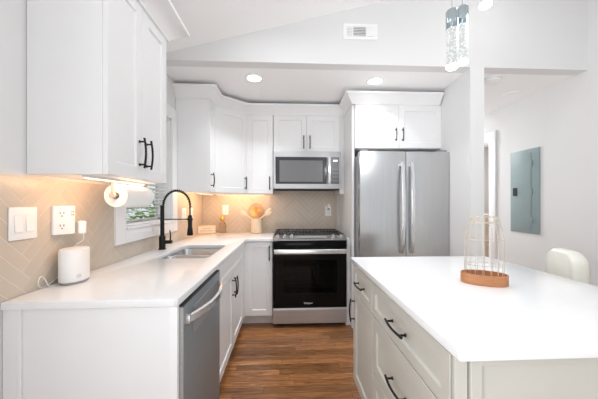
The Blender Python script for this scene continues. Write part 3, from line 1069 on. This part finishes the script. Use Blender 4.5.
# near end: corner post, then a framed panel
Me = frame((1.545, -2.7005, 0.0), (1, 0, 0), (0, 0, 1))
shaker(MB(), 0.575, 0.883, Me, t=0.018, rail=0.03).build('end_panel', M_ISL, c)
MB().dbox(bx0 - 0.019, bx0 + 0.016, 2.7005, 2.712, 0.0, 0.8835, 0.001, 1).build('corner_post', M_ISL, c)
Mb_ = frame((2.1205, -2.70, 0.0), (0, 1, 0), (0, 0, 1))
shaker(MB(), 1.06, 0.883, Mb_, t=0.018, rail=0.06).build('back_panel', M_ISL, c)

# ------------------------------------------------------------------ things on the island and beyond
# birdcage
bc = Vector((1.964, -2.215, 0.9148))
c = thing('birdcage', 'open champagne wire birdcage with an oval copper-brown wooden base', 'birdcage', bc)
Rz = Matrix.Translation(bc) @ Matrix.Rotation(math.radians(-24), 4, 'Z')
ea, eb = 0.093, 0.060


def ell(a, b, z, n=40):
    return [(a * math.cos(2 * math.pi * i / n), b * math.sin(2 * math.pi * i / n), z) for i in range(n)]


n = 40
rs = [ell(ea - 0.006, eb - 0.006, 0.006), ell(ea - 0.006, eb - 0.006, 0.046), ell(ea, eb, 0.046), ell(ea, eb, 0.0), ell(ea - 0.006, eb - 0.006, 0.0)]
mb = MB().rings(rs[:4], Rz, cap=False)
mb._add(rs[0], [tuple(range(n))], Rz)
mb._add(rs[3], [tuple(range(n - 1, -1, -1))], Rz)
mb.build('base', M_CAGEW, c)
for a, b, z in ((ea - 0.018, eb - 0.012, 0.085), (ea - 0.018, eb - 0.012, 0.200), (0.0595, 0.036, 0.276), (0.053, 0.0325, 0.302)):
    MB().tube(ell(a, b, z), 0.0015, 6, Rz, closed=True).build('hoop', M_CHAMP, c)
for i in range(16):
    a = 2 * math.pi * (i + 0.5) / 16
    ca, sa = math.cos(a), math.sin(a)
    pts = [((ea - 0.0165) * ca, (eb - 0.0105) * sa, 0.012), ((ea - 0.0165) * ca, (eb - 0.0105) * sa, 0.200), (0.071 * ca, 0.043 * sa, 0.240), (0.052 * ca, 0.032 * sa, 0.306)]
    MB().tube(pts, 0.0012, 6, Rz).build('wire', M_CHAMP, c)
mb = MB()
pts = [(-0.052 + 0.104 * i / 16, 0.026 * math.sin(2 * math.pi * i / 16), 0.304 - 0.03 * math.sin(math.pi * i / 16)) for i in range(17)]
mb.tube(pts, 0.0017, 6, Rz)
mb.build('carry_wire', M_CHAMP, c)

# bar chair at the right side of the island
ch = Vector((2.625, -1.82, 0))
c = thing('bar_chair', 'cream leather bar chair with a rounded back beyond the island', 'chair', ch)
Mc = Matrix.Translation(ch) @ Matrix.Rotation(math.radians(-18), 4, 'Z')


def cushion(prof_uv, thick, M, bulge=0.02):
    """rounded padded slab: outline in local y,z, thickness along local x"""
    cy = sum(p[0] for p in prof_uv) / len(prof_uv)
    cz = sum(p[1] for p in prof_uv) / len(prof_uv)
    rs = []
    for k in range(9):
        t = -1 + 2 * k / 8
        s = 1 - 0.10 * abs(t) ** 3
        rs.append([(t * thick / 2, cy + (y - cy) * s, cz + (z - cz) * s) for y, z in prof_uv])
    return MB().rings(rs, M)


bp_ = rrect(-0.13, 0.13, 0.60, 1.0, 0.08, 8)
cushion(bp_, 0.085, Mc @ Matrix.Translation((0.13, 0, 0))).build('backrest', M_LEATHER, c, angle=60)
sp_ = rrect(-0.19, 0.23, -0.22, 0.22, 0.07, 8)
mb = MB()
rs = []
for z, s in ((0.56, 0.93), (0.57, 0.98), (0.60, 1.0), (0.635, 0.98), (0.65, 0.92)):
    rs.append([(0.02 + (x - 0.02) * s, y * s, z) for x, y in sp_])
mb.rings(rs, Mc)
mb.build('seat', M_LEATHER, c, angle=60)
for sx in (-1, 1):
    for sy in (-1, 1):
        MB().tube([Mc @ Vector((0.02 + 0.16 * sx, 0.17 * sy, 0.565)), Mc @ Vector((0.02 + 0.2 * sx, 0.2 * sy, 0.0))], [0.016, 0.011], 10).build('leg', M_BLACK, c)

# breaker panel on the right wall
c = thing('breaker_panel', 'grey-green electrical breaker panel on the right wall', 'electrical panel', (3.655, -0.6, 0.957))
MB().dbox(3.648, 3.6595, 0.428, 0.780, 0.957, 1.858, 0.002).build('cover', M_PANEL, c)
MB().dbox(3.642, 3.6475, 0.452, 0.690, 0.995, 1.818, 0.0025).build('door', M_PANEL, c)
lt = MB().dbox(3.632, 3.6415, 0.475, 0.520, 1.36, 1.45, 0.003).build('latch', M_SLOT, c)
pl(lt, 'small black latch')
for z in (1.10, 1.40, 1.70):
    MB().dbox(3.638, 3.6475, 0.691, 0.705, z - 0.03, z + 0.03, 0.002).build('hinge', M_PANEL, c)

# ceiling air vent
c = thing('air_vent', 'white rectangular air vent on the upright wall above the ceiling', 'vent', (1.68, -1.21, 2.66))
Mv = frame((1.527, -1.2102, 2.635), (1, 0, 0), (0, 0, 1))
vw, vh = 0.286, 0.128
mb = MB()
mb.box(0, vw, 0, 0.026, 0, 0.008, Mv, 0.002, 1).box(0, vw, vh - 0.026, vh, 0, 0.008, Mv, 0.002, 1)
for a, b in ((0, 0.03), (0.074, 0.084), (0.19, 0.20), (0.258, vw)):
    mb.box(a, b, 0.026, vh - 0.026, 0, 0.008, Mv)
mb.build('frame', M_PLASTIC, c)
MB().box(0.03, 0.258, 0.026, vh - 0.026, 0.0002, 0.001, Mv).build('duct_back', mat('duct_dark', (0.2, 0.2, 0.205), 0.7, noise=0.03), c)
mb = MB()
for a, b, tilt in ((0.03, 0.074, 0.6), (0.084, 0.19, 1.0), (0.20, 0.258, 0.15)):
    for k in range(6):
        z = 0.03 + 0.0125 * k
        h = 0.0045 if tilt == 1.0 else (0.009 if tilt > 0.3 else 0.0118)
        mb.box(a, b, z, z + h, 0.002, 0.005, Mv)
mb.build('louvre', M_PLASTIC, c, smooth=False)

# smoke detector and flush sensor
c = thing('smoke_detector', 'round white smoke detector on the flat ceiling right of the stub wall', 'smoke detector', (2.955, -1.02, 2.43))
Ms = Matrix.Translation((2.955, -1.02, 0))
MB().lathe([(0.075, 2.4295), (0.075, 2.418), (0.07, 2.416), (0.07, 2.396), (0.055, 2.386), (0.02, 2.384)], 32, Ms).build('housing', M_PLASTIC, c)
MB().lathe([(0.0725, 2.4175), (0.0725, 2.4155)], 32, Ms).build('vent_ring', M_GREYPL, c)
Ms = Matrix.Translation((3.42, -0.70, 0))
tag(MB().lathe([(0.075, 2.4295), (0.075, 2.422), (0.06, 2.414), (0.02, 2.411)], 28, Ms).build('ceiling_cover_plate', M_CEIL),
    'faint white round cover plate on the hall ceiling beyond the smoke detector', 'cover plate')

# recessed lights
for x, d_, lab in ((0.762, 0.93, 'glowing round recessed light above the left corner cabinets'), (1.893, 0.925, 'glowing round recessed light above the refrigerator cabinet')):
    c = thing('recessed_light', lab, 'light', (x, -d_, CEIL), 'recessed ceiling lights')
    Mq = Matrix.Translation((x, -d_, 0))
    rr = [(0.062, CEIL - 0.0003), (0.082, CEIL - 0.0003), (0.080, CEIL - 0.005), (0.064, CEIL - 0.006)]
    seg = 32
    rs = [[(r * math.cos(2 * math.pi * j / seg), r * math.sin(2 * math.pi * j / seg), z) for j in range(seg)] for r, z in rr]
    MB().rings(rs, Mq, closed=True).build('trim_ring', M_PLASTIC, c)
    MB().lathe([(0.0635, CEIL - 0.001), (0.0635, CEIL - 0.004), (0.05, CEIL - 0.006)], 32, Mq).build('lens', M_LENS, c)
    lamp('recessed_lamp', 'AREA', (x, -d_, CEIL - 0.012), 3.8, (0.955, 0.98, 1.0), 0.11, spread=math.radians(110))

# pendants: bubble-glass cylinders under steel caps
for x, d_, zb, lab in ((1.824, 2.20, 1.902, 'lowest bubble-glass cylinder pendant, left of the cluster over the island'),
                       (1.896, 2.165, 1.944, 'middle bubble-glass cylinder pendant hanging over the island'),
                       (1.976, 2.21, 2.185, 'highest bubble-glass pendant, only its glowing tip in view')):
    c = thing('pendant_light', lab, 'pendant light', (x, -d_, zb), 'glass pendants over the island')
    Mq = Matrix.Translation((x, -d_, 0))
    MB().lathe([(0.0215, zb), (0.0247, zb + 0.003), (0.0247, zb + 0.012), (0.0244, zb + 0.0125)], 24, Mq).build('glowing_tip', M_LENS, c)
    MB().lathe([(0.0245, zb + 0.013), (0.0245, zb + 0.182), (0.022, zb + 0.184)], 24, Mq).build('glass', M_BUBBLE, c)
    MB().lathe([(0.0255, zb + 0.18), (0.0262, zb + 0.182), (0.0262, zb + 0.262), (0.0245, zb + 0.265), (0.004, zb + 0.2655)], 24, Mq).build('cap', M_CHROME, c)
    zt = slope_z(x)
    MB().tube([(x, -d_, zb + 0.266), (x, -d_, zt - 0.02)], 0.0022, 6).build('cord', M_GREYPL, c)
    MB().lathe([(0.03, zt - 0.010), (0.03, zt - 0.03), (0.024, zt - 0.034)], 24, Mq).build('canopy', M_CHROME, c)
    lamp('pendant_lamp', 'POINT', (x, -d_, zb - 0.04), 3.8, (0.955, 0.98, 1.0), 0.03)

# ------------------------------------------------------------------ left wall items
# window blind
c = thing('window_blind', 'white horizontal slat blind in the window above the sink', 'blind', (-0.05, -1.26, WZ0 + 0.03))
MB().dbox(-0.078, -0.03, WD0 + 0.014, WD1 - 0.014, WZ1 - 0.06, WZ1 - 0.0125, 0.002).build('head_rail', M_BLIND, c)
MB().dbox(-0.074, -0.034, WD0 + 0.016, WD1 - 0.016, WZ0 + 0.014, WZ0 + 0.029, 0.002).build('bottom_rail', M_BLIND, c)
mb = MB()
z = WZ0 + 0.05
while z < WZ1 - 0.065:
    mb.hexa([(-0.076, -WD1 + 0.016, z - 0.004), (-0.032, -WD1 + 0.016, z + 0.004), (-0.032, -WD0 - 0.016, z + 0.004), (-0.076, -WD0 - 0.016, z - 0.004),
             (-0.076, -WD1 + 0.016, z - 0.002), (-0.032, -WD1 + 0.016, z + 0.006), (-0.032, -WD0 - 0.016, z + 0.006), (-0.076, -WD0 - 0.016, z - 0.002)])
    z += 0.030
mb.build('slats', M_BLIND, c, smooth=False)
for d_ in (WD0 + 0.12, WD1 - 0.12):
    mb = MB()
    for x in (-0.078, -0.030):
        mb.tube([(x, -d_, WZ0 + 0.04), (x, -d_, WZ1 - 0.05)], 0.001, 5)
    mb.build('ladder_cord', M_BLIND, c)

# garden outside the window
o = MB().box(-6.0, -0.15, -5.0, 8.0, -0.35, -0.3).build('lawn', M_GRND, smooth=False)
struct(o, 'grass outside the window')
mb = MB()
for i in range(1500):
    x = -2.2 + random.uniform(-0.35, 0.35)
    y = random.uniform(-1.5, 5.0)
    zz = random.uniform(-0.3, 1.55 + 0.15 * math.sin(y * 3))
    s = random.uniform(0.07, 0.13)
    a, b = random.uniform(0, 6.28), random.uniform(-0.8, 0.8)
    Mq = Matrix.Translation((x, y, zz)) @ Matrix.Rotation(a, 4, 'Z') @ Matrix.Rotation(b, 4, 'Y')
    mb._add([(-s, 0, 0), (0, -s * 0.5, 0.02), (s, 0, 0), (0, s * 0.5, 0.02)], [(0, 1, 2, 3)], Mq)
o = mb.build('garden_hedge', M_OUTL, smooth=False)
tag(o, 'green leafy hedge seen through the blind outside the window', 'hedge')

# double rocker switch
WX = 0.0092


def plate(name, label, cat, cy, cz, w, h, gang, kind, M0, group=None):
    """wall plate on frame M0 (local x across, y up, z out of the wall); gang modules, each rocker or duplex"""
    c = thing(name, label, cat, M0 @ Vector((cy, cz - h / 2, WX)), group)
    MB().box(cy - w / 2, cy + w / 2, cz - h / 2, cz + h / 2, WX, WX + 0.006, M0, 0.0022, 2).build('plate', M_PLASTIC, c)
    pit = 0.046
    for g in range(gang):
        x = cy + (g - (gang - 1) / 2) * pit
        if kind == 'rocker':
            mb = MB().hexa([(x - 0.0165, cz - 0.033, WX + 0.0062), (x + 0.0165, cz - 0.033, WX + 0.0062), (x + 0.0165, cz + 0.033, WX + 0.0062), (x - 0.0165, cz + 0.033, WX + 0.0062),
                            (x - 0.0165, cz - 0.033, WX + 0.012), (x + 0.0165, cz - 0.033, WX + 0.012), (x + 0.0165, cz + 0.033, WX + 0.0075), (x - 0.0165, cz + 0.033, WX + 0.0075)], M0, 0.001, 1)
            mb.build('rocker', M_PLASTIC, c)
        else:
            MB().box(x - 0.0165, x + 0.0165, cz - 0.033, cz + 0.033, WX + 0.0062, WX + 0.0085, M0, 0.001, 1).build('receptacle', M_PLASTIC, c)
            for zz in (cz - 0.018, cz + 0.018):
                mb = MB()
                mb.box(x - 0.0065, x - 0.0045, zz - 0.004, zz + 0.005, WX + 0.0086, WX + 0.009, M0)
                mb.box(x + 0.0045, x + 0.0065, zz - 0.004, zz + 0.005, WX + 0.0086, WX + 0.009, M0)
                mb.box(x - 0.002, x + 0.002, zz - 0.011, zz - 0.007, WX + 0.0086, WX + 0.009, M0)
                mb.build('socket_slots', M_SLOT, c, smooth=False)
    return c


plate('light_switch', 'white double rocker light switch at the near end of the left backsplash', 'switch', -2.284, 1.2, 0.113, 0.128, 2, 'rocker', ML, 'rocker switch plates')
plate('light_switch', 'white double switch plate on the left wall past the faucet', 'switch', -0.625, 1.165, 0.118, 0.128, 2, 'rocker', ML, 'rocker switch plates')
plate('wall_outlet', 'white outlet on the left wall near the corner, behind the faucet spout', 'outlet', -0.395, 1.165, 0.074, 0.122, 1, 'duplex', ML, 'wall outlets')
plate('wall_outlet', 'white outlet on the back wall above the small gold-topped bottle', 'outlet', 0.292, 1.193, 0.074, 0.122, 1, 'duplex', MBk, 'wall outlets')
plate('wall_outlet', 'white outlet above the right rear of the range, with a plug-in on it', 'outlet', 1.590, 1.178, 0.076, 0.122, 1, 'duplex', MBk, 'wall outlets')
c = thing('plug_in', 'small white plug-in device in the outlet right of the range', 'plug', (1.592, -0.02, 1.2))
MB().box(1.574, 1.610, 1.196, 1.268, 0.0184, 0.048, MBk, 0.006, 3).build('case', M_PLASTIC, c)
MB().lathe([(0.012, 0.0), (0.012, 0.012), (0.008, 0.016)], 16, frame((1.592, -0.0485, 1.205), (1, 0, 0), (0, 0, 1))).build('cap', M_GREYPL, c)

# outlet extender with slanted sides
c = thing('outlet_extender', 'white wedge-shaped outlet extender with sockets on the left backsplash', 'outlet', (0.01, -2.12, 1.135))
MB().prism([(WX, -2.156), (WX, -2.042), (0.026, -2.042), (0.052, -2.076), (0.052, -2.104), (0.020, -2.156)], 1.136, 1.268, None, 0.004).build('case', M_PLASTIC, c)
A, B = Vector((0.0203, -2.1565, 0)), Vector((0.0524, -2.1043, 0))
uu = (B - A).normalized()
Mo = frame(A + uu * ((B - A).length / 2), uu, (0, 0, 1))
for zz in (1.175, 1.232):
    mb = MB()
    mb.box(-0.008, -0.0055, zz - 0.002, zz + 0.008, 0.0002, 0.001, Mo).box(0.0055, 0.008, zz - 0.002, zz + 0.008, 0.0002, 0.001, Mo).box(-0.0025, 0.0025, zz - 0.013, zz - 0.008, 0.0002, 0.001, Mo)
    mb.build('socket_slots', M_SLOT, c, smooth=False)
Mo = frame((0.0522, -2.09, 0), (0, 1, 0), (0, 0, 1))
mb = MB()
for zz in (1.222, 1.236):
    mb.box(-0.008, -0.002, zz, zz + 0.008, 0, 0.0008, Mo).box(0.002, 0.008, zz, zz + 0.008, 0, 0.0008, Mo)
mb.build('usb_port', M_GREYPL, c, smooth=False)
c = thing('power_adapter', 'small white power adapter plugged into the far side of the outlet extender', 'adapter', (0.05, -2.0, 1.14))
A, B = Vector((0.0525, -2.0755, 0)), Vector((0.0268, -2.0415, 0))
uu = (B - A).normalized()
Mo = frame((A + B) / 2 + Vector((0.0, 0.0, 1.172)), uu, (0, 0, 1))
MB().box(-0.022, 0.014, -0.040, 0.022, 0.010, 0.042, Mo, 0.009, 3).build('case', M_PLASTIC, c)
MB().box(-0.016, 0.010, -0.030, 0.016, 0.0005, 0.0098, Mo).build('neck', M_GREYPL, c)
# speaker
sp = Vector((0.072, -2.105, 0.9148))
c = thing('smart_speaker', 'white oval speaker standing on the counter under the outlet extender', 'speaker', sp)
Msp = Matrix.Translation(sp) @ Matrix.Rotation(math.radians(10), 4, 'Z')
MB().lathe([(0.049, 0.0), (0.052, 0.003), (0.052, 0.009)], 40, Msp, 0.95, 1.32).build('foot', M_GREYPL, c)
MB().lathe([(0.051, 0.0095), (0.055, 0.013), (0.055, 0.150), (0.0515, 0.156), (0.035, 0.157)], 40, Msp, 0.95, 1.32).build('shell', M_PLASTIC, c)
ab = math.radians(-38)
lp = Vector((0.0553 * 0.95 * math.cos(ab), 0.0553 * 1.32 * math.sin(ab), 0.036))
ln = Vector((math.cos(ab) / 0.95, math.sin(ab) / 1.32, 0)).normalized()
R4 = Matrix.Rotation(math.radians(10), 4, 'Z')
bp0, bn = sp + R4 @ lp, R4 @ ln
mb = MB().cyl(0.010, -0.001, 0.0012, 20, frame(bp0, Vector((0, 0, 1)).cross(bn), (0, 0, 1)))
mb.build('badge', mat('badge_grey', (0.72, 0.73, 0.75), 0.5, noise=0.02), c)
# cable
pts = [(0.056, -2.028, 1.132), (0.056, -2.03, 1.10), (0.040, -2.05, 1.08), (0.018, -2.06, 1.04), (0.0135, -2.09, 0.98), (0.0135, -2.13, 0.94), (0.016, -2.185, 0.921), (0.018, -2.215, 0.922), (0.020, -2.23, 0.945), (0.018, -2.215, 0.968), (0.018, -2.195, 0.95), (0.026, -2.19, 0.925), (0.034, -2.186, 0.9185), (0.046, -2.176, 0.921)]


def catmull(pts, n=6):
    P = [Vector(p) for p in pts]
    out = []
    for i in range(len(P) - 1):
        p0, p1, p2, p3 = P[max(i - 1, 0)], P[i], P[i + 1], P[min(i + 2, len(P) - 1)]
        for k in range(n):
            t = k / n
            out.append(0.5 * ((2 * p1) + (p2 - p0) * t + (2 * p0 - 5 * p1 + 4 * p2 - p3) * t * t + (3 * p1 - p0 - 3 * p2 + p3) * t ** 3))
    out.append(P[-1])
    return out


tag(MB().tube(catmull(pts), 0.0021, 6).build('power_cable', M_PLASTIC), 'thin white cable looping from the adapter down behind the speaker', 'cable')

# paper towel on its holder under the cabinet
c = thing('paper_towel_holder', 'steel paper towel holder fixed under the left wall cabinet', 'holder', (0.17, -1.84, UB))
rx, rz, r0, r1 = 0.172, 1.320, 1.69, 1.965
MB().tube([(rx, -1.675, rz), (rx, -1.985, rz)], 0.010, 12).build('rod', M_BRIGHT, c)
for d_ in (1.672, 1.988):
    mb = MB().dbox(rx - 0.011, rx + 0.011, d_ - 0.003, d_ + 0.003, rz - 0.014, UBL - 0.0005, 0.0015, 1)
    mb.build('bracket_arm', M_BRIGHT, c)
MB().tube([(rx, -1.9915, rz), (rx, -2.0, rz)], 0.014, 16).build('end_knob', M_GREYPL, c)
seg = 40
Mrl = frame((rx, 0, rz), (1, 0, 0), (0, 0, 1))
prr = [(0.0205, r0), (0.060, r0), (0.060, r1), (0.0205, r1)]
rs = [[(r * math.cos(2 * math.pi * j / seg), r * math.sin(2 * math.pi * j / seg), z) for j in range(seg)] for r, z in prr]
c = thing('paper_towel_roll', 'white paper towel roll hanging under the left wall cabinet', 'paper towels', (rx, -1.83, rz - 0.064))
MB().rings(rs, Mrl, closed=True).build('paper', M_PAPER, c)
mb = MB()
rs = [[(r * math.cos(2 * math.pi * j / seg), r * math.sin(2 * math.pi * j / seg), z) for j in range(seg)] for r, z in [(0.0165, r0 - 0.001), (0.020, r0 - 0.001), (0.020, r1 + 0.001), (0.0165, r1 + 0.001)]]
mb.rings(rs, Mrl, closed=True).build('core', M_GREYPL, c)

# under-cabinet lights
for x0, x1, d0, d1, zt, pw, rot, lab in (
        (0.19, 0.22, 1.76, 2.22, UBL, 1.6, (0, math.radians(46), 0), 'slim under-cabinet light bar glowing warm above the outlet extender'),
        (0.17, 0.20, 0.22, 0.70, UB, 1.8, (0, math.radians(44), 0), 'slim under-cabinet light bar below the corner wall cabinets'),
        (0.23, 0.80, 0.18, 0.21, UB, 2.0, (math.radians(44), 0, 0), 'slim under-cabinet light bar above the utensil crock')):
    c = thing('under_cabinet_light', lab, 'light', ((x0 + x1) / 2, -(d0 + d1) / 2, zt), 'under-cabinet light bars')
    MB().dbox(x0, x1, d0, d1, zt - 0.010, zt - 0.0005, 0.002).build('housing', M_PLASTIC, c)
    MB().dbox(x0 + 0.006, x1 - 0.006, d0 + 0.006, d1 - 0.006, zt - 0.0125, zt - 0.0102).build('lens', M_WARM, c)
    lamp('under_cabinet_lamp', 'AREA', ((x0 + x1) / 2, -(d0 + d1) / 2, zt - 0.016), pw, (1.0, 0.57, 0.29), (x1 - x0), rot, (d1 - d0))

# ------------------------------------------------------------------ things on the back counter
# wooden word sign
c = thing('wooden_sign', 'small cream wooden block sign standing in the counter corner', 'sign', (0.11, -0.17, 0.9148))
Msg = frame((0.012, -0.212, 0.9148), Vector((0.196, 0.062, 0)), (0, 0, 1))
MB().box(0, 0.205, 0, 0.098, -0.036, 0, Msg, 0.002, 1).build('block', M_PALEW, c)
MB().box(0.008, 0.197, 0.008, 0.090, 0.0002, 0.0015, Msg).build('face', mat('sign_face', (0.82, 0.74, 0.62), 0.6, noise=0.03), c)
mb = MB()
for yy, segs in ((0.058, ((0.06, 0.075), (0.079, 0.09), (0.094, 0.112), (0.117, 0.132), (0.136, 0.15))), (0.03, ((0.035, 0.052), (0.057, 0.07), (0.075, 0.095), (0.1, 0.112), (0.118, 0.14), (0.146, 0.168)))):
    for a, b in segs:
        mb.box(a, b, yy, yy + 0.012, 0.0016, 0.0022, Msg)
mb.build('lettering', mat('sign_ink', (0.60, 0.50, 0.42), 0.7, noise=0.03), c, smooth=False)
# bottle with gold topper
c = thing('glass_bottle', 'small clear glass bottle with a gold topper beside the wooden sign', 'bottle', (0.272, -0.075, 0.9148))
Mq = Matrix.Translation((0.272, -0.075, 0.9148))
MB().lathe([(0.040, 0.0), (0.044, 0.004), (0.044, 0.085), (0.036, 0.115), (0.018, 0.135), (0.017, 0.15)], 24, Mq, 1.0, 0.8).build('glass', M_BOTTLE, c)
MB().lathe([(0.020, 0.151), (0.031, 0.16), (0.034, 0.172), (0.024, 0.188), (0.010, 0.205), (0.003, 0.216)], 14, Mq).build('topper', M_GOLD, c)
# utensil crock
ck = Vector((0.692, -0.118, 0.9148))
c = thing('utensil_crock', 'cream ribbed crock holding utensils left of the range', 'crock', ck)
mb = MB()
seg = 72
prof = [(0.058, 0.0), (0.0655, 0.004), (0.067, 0.012), (0.067, 0.17), (0.066, 0.178), (0.061, 0.178), (0.061, 0.012)]
rs = []
for r, z in prof:
    rs.append([((r + (0.0013 * math.cos(18 * 2 * math.pi * j / seg) if 0.008 < z < 0.175 else 0)) * math.cos(2 * math.pi * j / seg), (r + (0.0013 * math.cos(18 * 2 * math.pi * j / seg) if 0.008 < z < 0.175 else 0)) * math.sin(2 * math.pi * j / seg), z) for j in range(seg)])
mb.rings(rs, Matrix.Translation(ck)).build('pot', M_CREAM, c)
# skimmer
sk = Vector((0.684, -0.085, 1.188))
c = thing('skimmer', 'round gold wire skimmer standing in the crock', 'skimmer', (ck.x, ck.y, ck.z + 0.014))
Msk = frame(sk, (1, 0.05, 0), (0, 0.12, 1))
R_ = 0.088


def bowl_z(r):
    return -0.022 * (1 - (r / R_) ** 2)


mb = MB()
mb.tube([(R_ * math.cos(2 * math.pi * i / 40), R_ * math.sin(2 * math.pi * i / 40), 0) for i in range(40)], 0.0036, 8, Msk, closed=True)
mb.build('rim', M_GOLD, c)
mb = MB()
for k in range(1, 5):
    r = R_ * k / 5
    mb.tube([(r * math.cos(2 * math.pi * i / 32), r * math.sin(2 * math.pi * i / 32), bowl_z(r)) for i in range(32)], 0.0020, 5, Msk, closed=True)
for k in range(9):
    a = math.pi * k / 9
    mb.tube([(R_ * t * math.cos(a), R_ * t * math.sin(a), bowl_z(R_ * abs(t))) for t in [-1 + i / 5 for i in range(11)]], 0.0022, 5, Msk)
mb.build('wire_basket', M_GOLD, c)
mb = MB().tube([Msk @ Vector((0, -R_, 0)), (ck.x, ck.y + 0.02, ck.z + 0.02)], 0.004, 8)
mb.build('handle', M_GOLD, c)


def spoon(label, tip, foot, hw):
    tip, foot = Vector(tip), Vector(foot)
    ax = (tip - foot).normalized()
    c = thing('wooden_spoon', label, 'spoon', foot, 'wooden utensils in the crock')
    Ln = (tip - foot).length
    side = ax.cross(Vector((0, -1, 0.2))).normalized()
    M = frame(foot, side, ax)
    mb = MB()
    hl_ = 0.095
    mb.tube([(0, 0, 0), (0, Ln - hl_, 0)], [0.005, 0.0065], 8, M)
    mb.build('handle', M_SPOON, c)
    rs = []
    for i in range(11):
        t = i / 10
        w = hw * math.sin(math.pi * (0.08 + 0.90 * t)) ** 0.6
        rs.append([(w * math.cos(q), Ln - hl_ + hl_ * t, 0.005 * math.sin(q) - 0.004 * math.cos(q) ** 2 * 0) for q in [2 * math.pi * j / 12 for j in range(12)]])
    MB().rings(rs, M).build('bowl', M_SPOON, c)


zf = ck.z + 0.02
spoon('wooden spoon leaning out to the left of the gold skimmer', (0.505, -0.165, 1.187), (ck.x + 0.036, ck.y - 0.043, 1.030), 0.023)
spoon('upper wooden spoon leaning out to the right of the gold skimmer', (0.868, -0.112, 1.215), (ck.x - 0.05, ck.y + 0.006, 0.994), 0.023)
spoon('lower wooden spoon leaning right, nearest the range', (0.880, -0.142, 1.178), (ck.x - 0.048, ck.y - 0.020, 1.034), 0.021)

# ------------------------------------------------------------------ room past the doorway
c = thing('drawer_unit', 'beige wooden drawer unit glimpsed through the doorway behind the birdcage', 'dresser', (4.12, 0.85, 0))
MB().box(3.84, 4.40, 0.45, 1.40, 0.05, 1.08, None, 0.004).build('body', M_VANW, c)
MB().box(3.82, 4.42, 0.43, 1.42, 1.0805, 1.105, None, 0.004).build('top', M_VANW, c)
for k in range(4):
    z = 0.10 + 0.245 * k
    d = MB().box(3.87, 4.37, 0.432, 0.4495, z, z + 0.225, None, 0.003).build('drawer', M_VANW, c)
    MB().tube([(4.05, 0.425, z + 0.11), (4.19, 0.425, z + 0.11)], 0.006, 8).build('handle', M_BLACK, d)
lamp('hall_fill_lamp', 'AREA', (3.2, 0.9, 2.42), 26.0, (0.955, 0.98, 1.0), 0.2)  # unseen fill behind the stub wall, added to brighten the right wall
lamp('side_room_fill', 'AREA', (4.5, 0.5, 2.40), 10.0, (1, 0.97, 0.93), 0.3)  # unseen fill light without a fixture, for the room past the doorway
